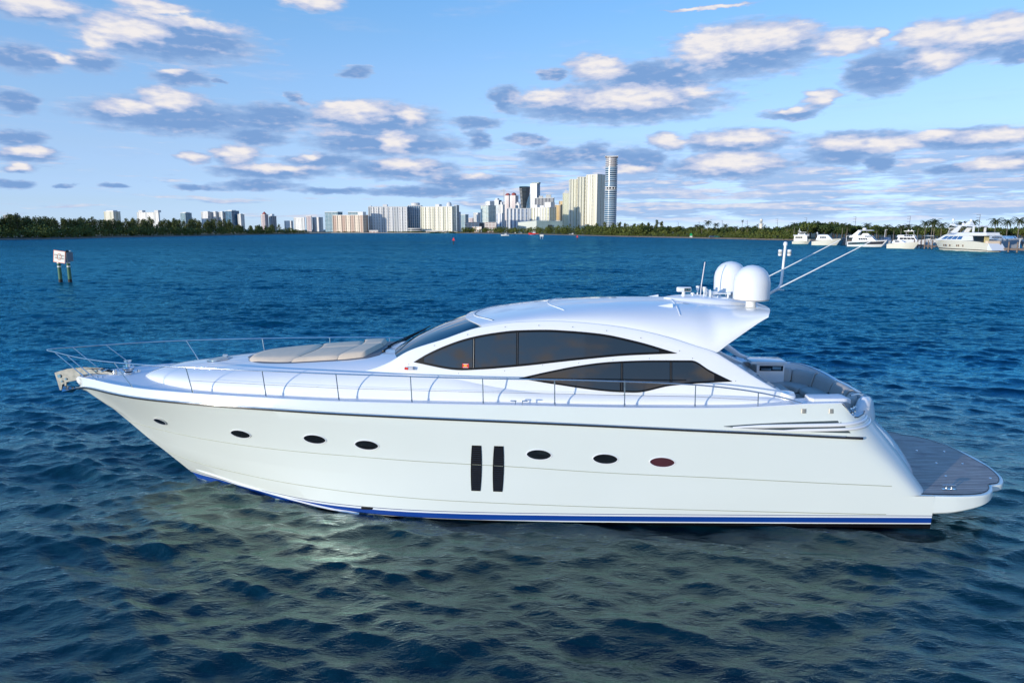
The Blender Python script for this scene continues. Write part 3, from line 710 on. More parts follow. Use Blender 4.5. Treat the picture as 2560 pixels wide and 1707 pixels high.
# =================================================================== yacht: stern, cockpit, foredeck gear, roof gear
def plat_half(x): return T_([(21.2, 2.60), (22.6, 2.60), (23.15, 2.54), (23.5, 2.22), (23.9, 1.80), (24.2, 1.3), (24.38, .6), (24.42, 0)])(x)
def build_platform():
    # plan outline from the near transom corner round the stern
    out = [(21.955, 2.782), (22.4, 2.778), (22.8, 2.74), (23.1, 2.67), (23.35, 2.52), (23.55, 2.30), (23.70, 2.05), (23.95, 1.95), (24.25, 1.55), (24.42, 1.0), (24.52, .4), (24.54, 0)]
    fx = itp(list(range(len(out))), [a for a, b in out]); fy = itp(list(range(len(out))), [b for a, b in out])
    N = 60; o_ = [(fx(i * (len(out) - 1) / N), fy(i * (len(out) - 1) / N)) for i in range(N + 1)]
    full = [(x, -y) for x, y in o_] + [(x, y) for x, y in o_[::-1][1:]]
    zb = T_([(21.9, .345), (22.3, .37), (22.8, .45), (23.2, .53), (23.6, .60), (24.6, .64)])
    b = MB(); P = []
    def ins(k):
        return [(21.94 + (x - 21.94) * k if x > 21.95 else x, y * (1 - (1 - k) * .9)) for x, y in full]
    P.append([(x, y, zb(x)) for x, y in ins(.90)])
    P.append([(x, y, zb(x) + .012) for x, y in ins(.985)])
    P.append([(x, y, zb(x) + .05) for x, y in full])
    P.append([(x, y, zb(x) + .10) for x, y in full])
    P.append([(x, y, .74) for x, y in full])
    P.append([(x, y, .775) for x, y in full])
    P.append([(x, y, .797) for x, y in ins(.996)])
    b.grid(P)
    b.add([(x, y, zb(x)) for x, y in ins(.90)], [tuple(range(len(full)))[::-1]])
    b.add([(x, y, .797) for x, y in ins(.996)], [tuple(range(len(full)))])
    # ledge in front of the bathing platform so the deck reaches the transom
    b.add([(20.6, -2.76, .798), (21.955, -2.775, .798), (21.955, 2.775, .798), (20.6, 2.76, .798)], [(0, 1, 2, 3)])
    po = b.build('swim_platform', M_HULL[0], yacht, smooth=35)
    # teak
    m = bpy.data.materials.new('weathered_teak'); m.use_nodes = True; q = NT(m.node_tree); bs = q.n['Principled BSDF']
    co = q.new('ShaderNodeTexCoord').outputs['Object']; X, Y, Z = q.xyz(co)
    pl = q.m('FRACT', q.m('MULTIPLY', Y, 1 / .11)); seam = q.m('LESS_THAN', pl, .16)
    pid = q.m('FLOOR', q.m('MULTIPLY', Y, 1 / .11))
    v_ = q.noise(q.cxyz(q.m('MULTIPLY', X, .8), q.m('MULTIPLY', pid, 3.7), 0.), 1.4, 4, .6)
    blot = q.noise(q.v('MULTIPLY', co, (1., 1.6, 1)), 1.1, 4, .6)
    gr = q.noise(q.v('MULTIPLY', co, (6, 90, 1)), 1., 3, .6)
    c = q.mix(q.rng(v_, .3, .7), rgb(.33, .25, .20), rgb(.50, .41, .34))
    c = q.mix(q.rng(blot, .52, .70, 0, .75), c, rgb(.19, .13, .12))
    c = q.mix(q.m('MULTIPLY', gr, .35), c, rgb(.48, .45, .45))
    c = q.mix(seam, c, rgb(.02, .02, .02)); q.put(bs.inputs['Base Color'], c); bs.inputs['Roughness'].default_value = .55
    M_['teak'] = m
    t_ = MB(); ring = [(x, y) for x, y in full if x > 21.95]
    a_ = [(20.7, -2.6), (21.5, -2.66)] + [(min(22.3 + (x - 22.3) * .965, 24.4) if x > 22.3 else x, y * .962) for x, y in ring] + [(21.5, 2.66), (20.7, 2.6)]
    t_.frustum([(x, y, .796) for x, y in a_], [(x, y, .808) for x, y in a_])
    t_.build('teak_deck', m, po)
    k_ = MB(); k_.tube([(x, y, .806) for x, y in a_], .011, 6, closed=True); k_.build('caulking', M_black, po)
    for s_ in (-1, 1):
        g = MB()
        for cx in (22.45, 22.57): g.lathe([(0, 0), (.035, 0), (.022, .03), (.02, .10), (0, .105)], (cx, s_ * 2.36, .808), 12)
        g.tube([(22.36, s_ * 2.36, .908), (22.40, s_ * 2.36, .914), (22.62, s_ * 2.36, .914), (22.67, s_ * 2.36, .908)], [.008, .017, .017, .008], 8)
        g.box(22.36, 22.66, s_ * 2.36 - .04, s_ * 2.36 + .04, .808, .818)
        g.build('cleat', M_steel, po, smooth=60)
    for x, y in ((23.28, .53), (23.98, .48), (23.25, -.48), (22.95, -1.45), (23.95, -1.55), (23.9, -.5)):
        g = MB(); g.lathe([(0, 0), (.032, 0), (.028, .008), (0, .01)], (x, y, .808), 14); g.build('deck_fitting', M_steel, po, smooth=40)
M_ = {}
build_platform()
def build_transom():
    # bulging garage door of the transom
    b = MB(); P = []
    for i in range(25):
        f = i / 24; z = .80 + 1.72 * f; xe = xe_of(z); row = []
        for j in range(33):
            v_ = -1 + 2 * j / 32; y = v_ * (1.50 + .12 * f)
            e = max(0, 1 - abs(v_) ** 3.2); g_ = min(1, (1 - f) * 6) * .0 + sin(pi * min(1, max(0.02, f) ** .6)) ** .5
            xh = xc_of(z) + (xe - xc_of(z)) * max(0, 1 - (abs(y) / 2.8) ** 2.7) ** (1 / 2.7)
            row.append((xh - .015 + e * .36 * (.65 + .35 * g_) * (1 - .45 * f), y, z))
        P.append(row)
    b.grid(P, flip=True); b.build('garage_door', M_gel, yacht, smooth=60)
    # raised aft bulwark round the cockpit, U shaped
    for nm, rr, zz in (('bulwark', 0, 0),):
        b = MB(); P = []
        for i in range(61):
            th = -pi / 2 + pi * i / 60; s__ = sin(th); c_ = cos(th)
            sg = 1 if s__ >= 0 else -1
            def pt(k, z, xo=0.): return (19.5 + xo + (1.70 + k) * abs(c_) ** (2 / 2.5), sg * (2.36 + k) * abs(s__) ** (2 / 2.5), z)
            near = th < 0
            ztop = 2.70 + .22 * min(1, max(0, (abs(s__) - .25) / .6)) + (.02 if not near else -.0)
            if near and abs(s__) > .80: ztop -= .34 * min(1, (abs(s__) - .80) / .1)
            lo_ = 2.30
            P.append([pt(.02, lo_, .13), pt(.06, 2.45, .06), pt(.05, ztop - .12, .02), pt(.0, ztop - .02), pt(-.05, ztop), pt(-.13, ztop - .01), pt(-.17, ztop - .06), pt(-.17, 2.35), pt(-.17, 2.1)])
        b.grid(P, flip=False); b.build('aft_bulwark', M_gel, yacht, smooth=55)
        g = MB(); pts = []
        for i in range(8, 53):
            th = -pi / 2 + pi * i / 60; s__ = sin(th); c_ = cos(th); sg = 1 if s__ >= 0 else -1
            ztop = 2.70 + .22 * min(1, max(0, (abs(s__) - .25) / .6))
            pts.append((19.5 + 1.52 * abs(c_) ** .8, sg * 2.18 * abs(s__) ** .8, ztop + .03))
        g.tube(pts, .016, 8); g.build('coaming_rail', M_steel, yacht, smooth=60)
    # flat cap under the cleat recess
    for s_ in (-1, 1):
        b = MB()
        ring = [(19.78, 2.12), (19.78, 2.52), (19.98, 2.70), (20.15, 2.66), (20.42, 2.34), (20.6, 2.02), (20.55, 1.8), (20.1, 1.9)]
        b.frustum([(x, s_ * y, 2.50) for x, y in ring], [(x, s_ * y, 2.59) for x, y in ring]); b.build('mooring_shelf', M_gel, yacht, smooth=30)
        g = MB()
        for cx, cy in ((20.16, 2.36), (20.28, 2.22)): g.lathe([(0, 0), (.04, 0), (.028, .02), (.028, .13), (.045, .14), (0, .145)], (cx, s_ * cy, 2.59), 12)
        g.tube([(20.06, s_ * 2.48, 2.72), (20.38, s_ * 2.10, 2.72)], .014, 8); g.build('bollard', M_steel, yacht, smooth=60)
        g = MB(); g.tube([(19.95, s_ * 2.72, 2.605), (20.15, s_ * 2.69, 2.605), (20.42, s_ * 2.37, 2.605), (20.6, s_ * 2.03, 2.605)], .012, 6); g.build('shelf_trim', M_dsteel, yacht)
        # cushioned hatch lid on the side deck
        P = []; b = MB()
        for i in range(17):
            f = i / 16; x = 19.12 + 1.0 * f; hw = .26 * min(1, f * 9 + .55) * (1 if f < .82 else 1 - (f - .82) * 3.2)
            y0 = 2.34 - .06 * f - .12 * max(0, f - .6); dz = -.10 * max(0, f - .85) * 5
            P.append([(x, s_ * (y0 + hw * c_), 2.905 + .10 * s2 + dz) for c_, s2 in ((1.0, 0), (1.02, .5), (.93, .9), (.6, 1.02), (0, 1.05), (-.6, 1.02), (-.95, .8), (-1, 0))])
        b.grid(P, caps=True, flip=s_ > 0); b.build('hatch_lid', M_deck, yacht, smooth=40)
build_transom()
def build_cockpit():
    # well: floor, walls
    b = MB()
    ring = [(18.4, -2.16)]
    for i in range(1, 40):
        th = -pi / 2 + pi * i / 40; sg = 1 if th > 0 else -1
        ring.append((19.5 + 1.53 * abs(cos(th)) ** .8, sg * 2.19 * abs(sin(th)) ** .8))
    ring.append((18.4, 2.16)); 
    b.add([(x, y, 2.02) for x, y in ring], [tuple(range(len(ring)))])
    b.grid([[(x, y, 2.02) for x, y in ring], [(x, y, 2.9 if x < 19.6 else 2.5) for x, y in ring]], flip=True)
    b.build('cockpit_well', M_gel, yacht, smooth=40)
    b = MB(); r2 = [(17.4, -2.0)] + [(19.4 + (x - 19.4) * .93 if x > 19.4 else x, y * .96) for x, y in ring[1:-1]] + [(17.4, 2.0)]
    b.frustum([(x, y, 2.024) for x, y in r2], [(x, y, 2.04) for x, y in r2]); b.build('teak_sole', mat('warm_teak', (.17, .075, .045), .5, var=.3, vscale=9), yacht)
    # U sofa: seat and back in sections
    def arc(i, k): 
        th = -pi / 2 * .92 + pi * .96 * i; sg = 1 if th > 0 else -1
        return 19.5 + (1.46 + k) * abs(cos(th)) ** .8, sg * (2.12 + k) * abs(sin(th)) ** .8
    def section(name, i0, i1, prof, n=16, m=M_grey):
        b = MB(); P = []
        for i in range(n + 1):
            f = i / n; e = min(1, min(f, 1 - f) * n / 1.6) ; e = .75 + .25 * e
            row = []
            for (k, z) in prof:
                kc = sum(q[0] for q in prof) / len(prof); zc = sum(q[1] for q in prof) / len(prof)
                x, y = arc(i0 + (i1 - i0) * f, kc + (k - kc) * e); row.append((x, y, zc + (z - zc) * e))
            P.append(row)
        b.grid(P, closeu=True, caps=True); return b.build(name, m, yacht, smooth=60)
    back = [(-.02, 2.40), (-.03, 2.70), (-.06, 2.79), (-.13, 2.82), (-.21, 2.78), (-.27, 2.66), (-.34, 2.44)]
    seat = [(-.28, 2.30), (-.28, 2.44), (-.34, 2.47), (-.55, 2.48), (-.80, 2.47), (-.86, 2.43), (-.86, 2.32)]
    for a_, c_ in ((.02, .17), (.175, .34), (.345, .5), (.505, .66), (.665, .83), (.835, .97)): section('backrest_cushion', a_, c_, back)
    for a_, c_ in ((.06, .33), (.335, .66), (.665, .95)): section('seat_cushion', a_, c_, seat)
    base = [(-.30, 2.05), (-.30, 2.30), (-.82, 2.30), (-.80, 2.05)]; section('sofa_base', .05, .96, base, 24, M_gel)
    for i in (.34, .66):
        b = MB(); pr = []
        for k, z in back: x, y = arc(i, k - .005 if k < -.1 else k); pr.append((x, y, z + .008))
        b.tube(pr, .03, 6); b.build('cushion_roll', M_grey, yacht, smooth=60)
    # bench cushion forward of the sofa, with the bar cabinet beyond
    b = MB(); P = []
    for i in range(13):
        f = i / 12; y = .10 + 1.35 * f; e = .8 + .2 * min(1, min(f, 1 - f) * 8)
        P.append([(19.36 + dx_ * e, y, 2.40 + dz_ * e) for dx_, dz_ in ((-.40, -.08), (-.41, .05), (-.36, .09), (0, .10), (.34, .09), (.40, .05), (.40, -.08))])
    b.grid(P, closeu=True, caps=True, flip=True); b.build('seat_cushion', M_grey, yacht, smooth=60)
    b = MB(); b.box(18.98, 19.74, .12, 1.43, 2.04, 2.315); b.build('bench_base', M_gel, yacht)
    def rbox(b, x0, x1, y0, y1, z0, z1, r=.04):
        P = []
        for z, k in ((z0, 0), (z1 - r, 0), (z1 - r * .3, r * .3), (z1, r)):
            P.append([(x0 + k, y0 + k, z), (x1 - k, y0 + k, z), (x1 - k, y1 - k, z), (x0 + k, y1 - k, z)])
        b.grid(P, closeu=True, caps=True)
    b = MB(); rbox(b, 19.12, 19.90, 1.50, 2.16, 2.04, 3.0); cab = b.build('bar_cabinet', M_gel, yacht, smooth=40)
    b = MB(); rbox(b, 18.95, 19.96, 1.47, 2.22, 3.0, 3.08, .03); b.build('counter_top', M_gel, cab, smooth=40)
    b = MB(); b.box(19.20, 19.86, 1.488, 1.502, 2.80, 2.95); b.build('niche', mat('dark_niche', (.012, .02, .028), .15), cab)
    b = MB(); b.box(19.24, 19.52, 1.478, 1.49, 2.82, 2.87); b.box(19.56, 19.80, 1.478, 1.49, 2.84, 2.93)
    b.build('cupboard_fittings', M_steel, cab)
    # far side wing of the superstructure running down into the bulwark
    b = MB(); b.tube([(17.9, 2.05, 3.75), (18.35, 2.12, 3.42), (18.8, 2.16, 3.12), (19.15, 2.18, 3.02)], [.10, .09, .07, .04], 8); b.build('wing_coaming', M_gel, yacht, smooth=60)
    b = MB(); b.box(17.05, 17.11, -1.5, 1.5, 2.05, 4.55); dr = b.build('saloon_door', M_glass, yacht)
    for y in (-1.5, -.5, .5, 1.5):
        b = MB(); b.box(17.10, 17.15, y - .035, y + .035, 2.05, 4.55); b.build('door_post', M_steel, dr)
    # curved near corner where the side deck meets the cockpit
    b = MB(); b.lathe([(0, 0), (.20, 0), (.20, .26), (.16, .33), (0, .345)], (18.72, -2.16, 2.72), 20); b.build('corner_pod', M_gel, yacht, smooth=50)
build_cockpit()
def build_foredeck():
    # sun pad sections following the crown
    def sect(name, xa, xb, y0f, y1f, h=.075, n=14, m_=14, inn=(0, 0, 0, 0)):
        b = MB(); P = []
        rows = []
        for i in range(n + 1):
            f = i / n; row = []
            for j in range(m_ + 1):
                g_ = j / m_
                yt = g_
                y = y0f((xa(0) + xb(0)) / 2) if False else None
                # edges depend on y through the joints and on x through the outline
                yy = -1 + 2 * g_
                lo_, hi_ = y0f, y1f
                x = xa(yy) + (xb(yy) - xa(yy)) * f
                a_ = lo_(x); c_ = hi_(x); y = a_ + (c_ - a_) * g_
                x = xa(y) + (xb(y) - xa(y)) * f
                E_ = [f * n, (1 - f) * n, g_ * m_, (1 - g_) * m_]; ed = min([e for e, k in zip(E_, inn) if not k] + [9]); ei = min([e for e, k in zip(E_, inn) if k] + [9])
                rise = (h if ed >= 1.5 else (h * .86 if ed >= 1 else 0.)) - (.022 if ei < .5 and ed >= 1 else 0)
                inset = 0
                row.append((x, y, coach_z(x, y) + rise + (.012 * sin(pi * f) * sin(pi * g_) if ed > 0 else -.02 if min(E_) == ed else 0)))
            rows.append(row)
        b.grid(rows, flip=True); return b.build(name, M_fabric, pad, smooth=70)
    out = T_([(5.02, .12), (5.12, .45), (5.4, .80), (5.9, 1.08), (6.8, 1.25), (8.0, 1.28), (8.62, 1.18)])
    front = lambda y: 5.02 + .42 * (min(1, abs(y) / .95)) ** 2.4
    j1 = lambda y: 6.86 + .10 * y * 0 - .30 * (abs(y) / 1.2) ** 2 + .0
    j2 = lambda y: 8.05 - .26 * (abs(y) / 1.2) ** 2
    rear = lambda y: 8.72 - .22 * (abs(y) / 1.2) ** 2
    b = MB(); P = []
    for i in range(41):
        x = 4.96 + 3.86 * i / 40; a_ = out(max(5.02, x)) + .07
        if x > 8.6: a_ = max(.75, a_ - (x - 8.6) * .8)
        P.append([(x, a_ * v_, coach_z(x, a_ * v_) + (.012 if abs(v_) < .99 else -.01)) for v_ in lin(-1, 1, 12)])
    b.grid(P, flip=True); pad = b.build('sun_pad_base', mat('dark_pad_recess', (.16, .15, .15), .5), yacht, smooth=60)
    n0 = lambda x: -out(x)
    n1 = lambda x: out(x)
    sect('cushion', front, lambda y: j1(y) - .012, n0, n1, inn=(0, 1, 0, 0))
    sect('cushion', lambda y: j1(y) + .012, lambda y: j2(y) - .012, n0, lambda x: -.012, inn=(1, 1, 0, 1)); sect('cushion', lambda y: j1(y) + .012, lambda y: j2(y) - .012, lambda x: .012, n1, inn=(1, 1, 1, 0))
    sect('pillow_cushion', lambda y: j2(y) + .012, rear, n0, lambda x: -.012, .115, inn=(1, 0, 0, 1)); sect('pillow_cushion', lambda y: j2(y) + .012, rear, lambda x: .012, n1, .115, inn=(1, 0, 1, 0))
    # round hatch
    hz = lambda x, y: coach_z(x, y)
    g = MB(); N = 40; P = []
    for k, o_ in ((1.0, 0), (1.0, .022), (.86, .026), (.82, .012)):
        P.append([(4.08 + .33 * k * cos(2 * pi * i / N), .33 * k * sin(2 * pi * i / N), hz(4.08 + .33 * k * cos(2 * pi * i / N), .33 * k * sin(2 * pi * i / N)) + o_) for i in range(N)])
    g.grid(P, closeu=True); ho = g.build('deck_hatch', M_steel, yacht, smooth=40)
    g = MB(); R0 = [(4.08 + .28 * cos(2 * pi * i / N), .28 * sin(2 * pi * i / N), hz(4.08, 0) + .022 + (hz(4.4, 0) - hz(3.7, 0)) / .7 * .28 * cos(2 * pi * i / N)) for i in range(N)]
    g.add(R0, [tuple(range(N))]); g.build('pane', M_glass, ho)
    g = MB(); g.box(4.02, 4.14, .30, .36, 3.30, 3.345); g.build('hinge', M_steel, ho)
    # bow roller with the plough anchor
    b = MB(); ring = [(-.62, 2.86), (-.40, 2.93), (.10, 2.985), (.62, 2.965), (1.05, 2.88), (1.05, 2.85), (.5, 2.86), (.12, 2.80), (.03, 2.66), (-.30, 2.60), (-.44, 2.52), (-.47, 2.37), (-.52, 2.37), (-.57, 2.62)]
    for s_ in (-1, 1): 
        b = MB(); b.frustum([(x, s_ * .095, z) for x, z in ring], [(x, s_ * .108, z) for x, z in ring]); b.build('bow_roller_cheek', M_anch, yacht)
    b = MB(); b.box(-.1, 1.0, -.094, .094, 2.84, 2.86); b.build('chain_tray', M_anch, yacht)
    for x, z, r_ in ((-.48, 2.77, .05), (-.30, 2.69, .03), (-.42, 2.62, .025), (.60, 2.93, .022), (.76, 2.92, .022)):
        b = MB(); b.tube([(x, -.135, z), (x, .135, z)], r_, 12); b.build('roller_pin', M_steel, yacht, smooth=50)
    b = MB(); b.tube([(.55, 0, 2.90), (-.1, 0, 2.84), (-.42, 0, 2.72), (-.50, 0, 2.52), (-.50, 0, 2.36)], [.03, .035, .04, .045, .05], 8)
    b.add([(-.52, 0, 2.30), (-.46, -.05, 2.46), (-.40, -.20, 2.34), (-.02, 0, 2.42), (-.46, .05, 2.46), (-.40, .20, 2.34), (-.25, 0, 2.27)], [(0, 1, 2), (1, 3, 2), (0, 2, 6), (2, 3, 6), (0, 5, 4), (4, 5, 3), (0, 6, 5), (5, 6, 3)])
    b.build('anchor', M_steel, yacht, smooth=40)
    b = MB(); b.lathe([(0, 0), (.15, 0), (.15, .05), (.11, .08), (.11, .12), (.14, .14), (.14, .17), (.07, .19), (.065, .31), (.10, .34), (.10, .37), (0, .38)], (1.45, 0, 2.84), 24); wd = b.build('windlass', M_steel, yacht, smooth=40)
    b = MB(); b.lathe([(.12, .115), (.145, .12), (.145, .135), (.12, .14)], (1.45, 0, 2.84), 20); b.build('chain_gypsy', M_black, wd, smooth=40)
    b = MB(); b.box(1.0, 1.62, -.22, .22, 2.835, 2.85); b.lathe([(0, 0), (.06, 0), (.05, .10), (.035, .13), (0, .135)], (1.12, -.10, 2.85), 14); b.lathe([(0, 0), (.05, 0), (.04, .07), (0, .08)], (1.62, .2, 2.845), 14); b.build('windlass_plate', M_steel, yacht, smooth=40)
    for s_ in (-1, 1):
        g = MB()
        for cx in (.98, 1.12): g.tube([(cx, s_ * .62, 2.84), (cx, s_ * .62, 2.92)], .014, 8)
        g.tube([(.90, s_ * .62, 2.92), (1.20, s_ * .62, 2.92)], .015, 8); g.build('cleat', M_steel, yacht, smooth=50)
    # white stem cap
    b = MB(); b.lathe([(0, -.14), (.10, -.12), (.15, -.02), (.15, .07), (.11, .13), (0, .15)], (.10, 0, 2.64), 20); b.build('stem_cap', M_gel, yacht, smooth=60)
build_foredeck()
def build_roof_gear():
    # raised equipment plinth
    hw = T_([(16.15, .04), (16.35, .32), (16.9, .58), (17.5, .70), (18.0, .62), (18.35, .5), (18.5, .3)])
    b = MB(); P = []
    for i in range(41):
        x = 16.15 + 2.3 * i / 40; h = hw(x); top = .03 + .085 * min(1, (x - 16.15) * 1.2) - .10 * max(0, (x - 17.7) * 1.2); row = []
        for v_, k in [(-1.10, -.03), (-1.02, .35), (-.93, .80), (-.80, 1.0)] + [(q, 1.0) for q in (-.5, -.2, 0, .2, .5)] + [(.80, 1.0), (.93, .80), (1.02, .35), (1.10, -.03)]:
            y = h * v_; row.append((x, y, roof_z(min(x, 18.4), min(abs(y), 1.7)) + top * k * (1 if abs(v_) > .7 else 1.05)))
        P.append(row)
    b.grid(P, flip=True, caps=True); b.build('equipment_plinth', M_gel, yacht, smooth=50)
    rz = lambda x, y: roof_z(min(x, 18.4), y) + .09 * (1 if x < 17.6 else .7)
    for s_ in (-1, 1):
        b = MB(); b.lathe([(0, 0), (.40, .0), (.425, .02), (.433, .06), (.435, .42), (.41, .56), (.345, .69), (.25, .785), (.13, .84), (0, .86)], (18.115, s_ * 1.0, 5.085), 48); dm = b.build('satellite_dome', M_dome, yacht, smooth=60)
        b = MB(); b.lathe([(.40, 0), (.427, .0), (.427, .012), (.40, .012)], (18.115, s_ * 1.0, 5.098), 48); b.build('dome_seam', mat('dome_seam', (.25, .18, .14), .6), dm)
        b = MB(); b.lathe([(0, 0), (.15, 0), (.12, .02), (.115, .19), (0, .2)], (18.115, s_ * 1.0, roof_z(18.115, 1.0) - .005), 24); b.build('pedestal', M_dome, dm, smooth=50)
        # folded whip antenna
        b = MB(); b.tube([(18.45, s_ * .9, 5.19), (19.6, s_ * .9, 5.80), (20.95, s_ * .9, 6.53)], [.019, .015, .010], 8); an = b.build('whip_antenna', M_dome, yacht, smooth=60)
        b = MB(); b.lathe([(0, 0), (.05, 0), (.04, .12), (0, .13)], (18.42, s_ * .9, 5.05), 14); b.build('antenna_foot', M_dome, an, smooth=50)
        # streamlined vent fairing
        P = []; b = MB(); x0, yy = 15.80, s_ * 1.12
        for i in range(10):
            f = i / 9; w = .085 * f ** .6; h = .085 * f; x = x0 + .38 * f
            P.append([(x, yy + w * c_, roof_z(x, yy + w * c_) - .004 + h * max(0, s2)) for c_, s2 in ((-1, 0), (-.8, .6), (-.3, 1), (.3, 1), (.8, .6), (1, 0))])
        b.grid(P, flip=True, caps=True); b.build('roof_vent', M_gel, yacht, smooth=50)
    # mast
    b = MB(); b.tube([(18.55, 0, 5.02), (18.90, 0, 5.17), (19.10, 0, 5.30), (19.155, 0, 5.42), (19.175, 0, 5.8), (19.20, 0, 6.40)], [.04, .038, .036, .034, .032, .032], 12); ms = b.build('mast', M_dome, yacht, smooth=60)
    b = MB(); b.lathe([(0, 0), (.045, 0), (.052, .02), (.05, .07), (.03, .10), (0, .105)], (19.2, 0, 6.39), 16); b.build('masthead_light', M_dome, ms, smooth=50)
    b = MB(); b.tube([(19.07, 0, 6.13), (19.32, 0, 6.13)], .012, 8); b.build('crossbar', M_steel, ms)
    for cx in (19.08, 19.31):
        b = MB(); b.lathe([(0, 0), (.035, 0), (.048, .02), (.048, .15), (.04, .16), (0, .165)], (cx, 0, 6.13), 14); lo_ = b.build('signal_lamp', M_dome, ms, smooth=50)
        b = MB(); b.lathe([(.0495, .05), (.0495, .11)], (cx, 0, 6.13), 14); b.build('lamp_glass', mat('frosted_lens', (.45, .42, .36), .2), lo_)
    b = MB(); b.tube([(18.98, 0, 5.255), (19.24, 0, 5.255)], [.02, .015], 8); b.build('mast_step', M_dome, ms, smooth=60)
    for zc in (5.6, 5.68, 5.98):
        b = MB(); b.tube([(19.19, 0, zc), (19.23, 0, zc)], .010, 6); b.build('mast_clip', M_steel, ms)
    # thermal camera
    z0 = rz(16.66, 0) - .01
    b = MB(); b.lathe([(0, 0), (.055, 0), (.05, .03), (.038, .07), (.045, .10), (0, .11)], (16.66, 0, z0), 20)
    P = [[(x, .075 * c_ * k, z0 + .165 + .068 * s2 * k) for c_, s2 in [(cos(a_), sin(a_)) for a_ in lin(0, 2 * pi, 16)[:-1]]] for x, k in ((16.48, .7), (16.495, .95), (16.55, 1), (16.83, 1), (16.845, .9))]
    b.grid(P, closeu=True, caps=True); cm_ = b.build('deck_camera', M_dome, yacht, smooth=50)
    b = MB(); b.box(16.665, 16.825, -.082, -.07, z0 + .125, z0 + .20); b.build('camera_window', M_black, cm_)
    b = MB(); b.box(16.685, 16.72, -.088, -.08, z0 + .148, z0 + .185); b.box(16.75, 16.81, -.088, -.08, z0 + .155, z0 + .18); b.build('camera_lens', M_steel, cm_)
    for (x, y, h, r_) in ((16.885, -.05, .10, .055), (17.42, .35, .09, .05)):
        z0 = rz(x, y) - .01; b = MB(); b.lathe([(0, 0), (.02, 0), (.018, h * .55), (r_ * .9, h * .6), (r_, h * .75), (r_ * .7, h), (0, h * 1.04)], (x, y, z0), 18); b.build('gps_antenna', M_dome, yacht, smooth=50)
    z0 = rz(17.15, 0) - .01
    b = MB(); b.tube([(17.12, .1, z0), (17.135, .1, z0 + .3), (17.20, .1, z0 + .90)], [.012, .014, .011], 8); b.build('vhf_antenna', mat('antenna_white', (.75, .7, .68), .4), yacht, smooth=60)
    for (x, y) in ((17.07, .22), (17.19, -.02)):
        z0 = rz(x, y) - .01; b = MB(); b.lathe([(0, 0), (.03, 0), (.02, .04), (.018, .12), (.035, .16), (.048, .24), (.048, .265), (0, .27)], (x, y, z0), 16); b.build('navigation_aerial', M_dome, yacht, smooth=50)
    # air horns
    for (y, L_) in ((-.25, .46), (.15, .34)):
        x0 = 17.28; z0 = rz(17.75, y) - .01; zc = z0 + .17; b = MB()
        b.lathe([(0, .0), (.105, 0), (.108, .01), (.07, .04), (.038, .10), (.02, .2), (.016, L_), (0, L_ + .01)], (x0, y, zc), 20, axis='x')
        b.lathe([(0, -.02), (.04, -.01), (.045, .06), (0, .08)], (x0 + L_, y, zc), 16, axis='x')
        b.tube([(x0 + L_ + .01, y, z0 - .02), (x0 + L_ + .01, y, zc)], [.045, .02], 12); b.build('air_horn', M_dome, yacht, smooth=50)
    b = MB(); b.box(17.55, 17.95, -.12, .28, rz(17.7, 0) - .03, rz(17.7, 0) + .03); b.build('horn_base', M_gel, yacht)
build_roof_gear()

# =================================================================== the surroundings
def facade(name, wall, glass, fh=3.1, bay=4., wf=.6, hf=.6, big=0., bigf=.35, bigc=None, rough=.5, grough=.12):
    if name in MATS: return MATS[name]
    m = bpy.data.materials.new(name); m.use_nodes = True; q = NT(m.node_tree); bs = q.n['Principled BSDF']
    co = q.new('ShaderNodeTexCoord').outputs['Object']; X, Y, Z = q.xyz(co)
    nrm = q.xyz(q.new('ShaderNodeTexCoord').outputs['Normal'])
    s_ = q.m('ADD', X, q.m('MULTIPLY', Y, 1.13))
    wx = q.m('LESS_THAN', q.m('FRACT', q.m('DIVIDE', s_, bay)), wf)
    wz = q.m('LESS_THAN', q.m('FRACT', q.m('DIVIDE', Z, fh)), hf)
    w = q.m('MULTIPLY', q.m('MULTIPLY', wx, wz), q.m('LESS_THAN', nrm[2], .5))
    cell = q.cxyz(q.m('FLOOR', q.m('DIVIDE', s_, bay)), q.m('FLOOR', q.m('DIVIDE', Z, fh)), 0.)
    wn = q.new('ShaderNodeTexWhiteNoise'); q.put(wn.inputs['Vector'], cell)
    nz = q.noise(co, .05, 4, .6)
    wc = q.mix(nz, rgb(*[v * .9 for v in wall]), rgb(*[min(1, v * 1.06) for v in wall]))
    if big:
        bm = q.m('LESS_THAN', q.m('FRACT', q.m('DIVIDE', s_, big)), bigf)
        wc = q.mix(bm, wc, rgb(*bigc))
    gc = q.mix(wn.outputs['Value'], rgb(*[v * .6 for v in glass]), rgb(*[v * 1.5 for v in glass]))
    q.put(bs.inputs['Base Color'], q.mix(w, wc, gc))
    q.put(bs.inputs['Roughness'], q.m('ADD', rough, q.m('MULTIPLY', w, grough - rough)))
    MATS[name] = m; return m
F_white = facade('white_slab_facade', (.78, .77, .74), (.20, .16, .13), 3.1, 5.2, .34, .42, 26., .27, (.50, .52, .52))
F_cream = facade('cream_slab_facade', (.80, .76, .62), (.22, .17, .10), 3.1, 5.2, .34, .42, 24., .27, (.56, .55, .42))
F_peach = facade('peach_slab_facade', (.72, .60, .47), (.16, .10, .08), 3.0, 5.0, .36, .45, 21., .36, (.40, .26, .20))
F_teal = facade('teal_glass_facade', (.34, .47, .50), (.04, .12, .17), 3.1, 3.4, .72, .72, 10., .25, (.60, .66, .66))
F_blue = facade('blue_glass_facade', (.17, .30, .42), (.03, .09, .16), 3.2, 3.0, .82, .78, 12., .12, (.55, .62, .68), .3)
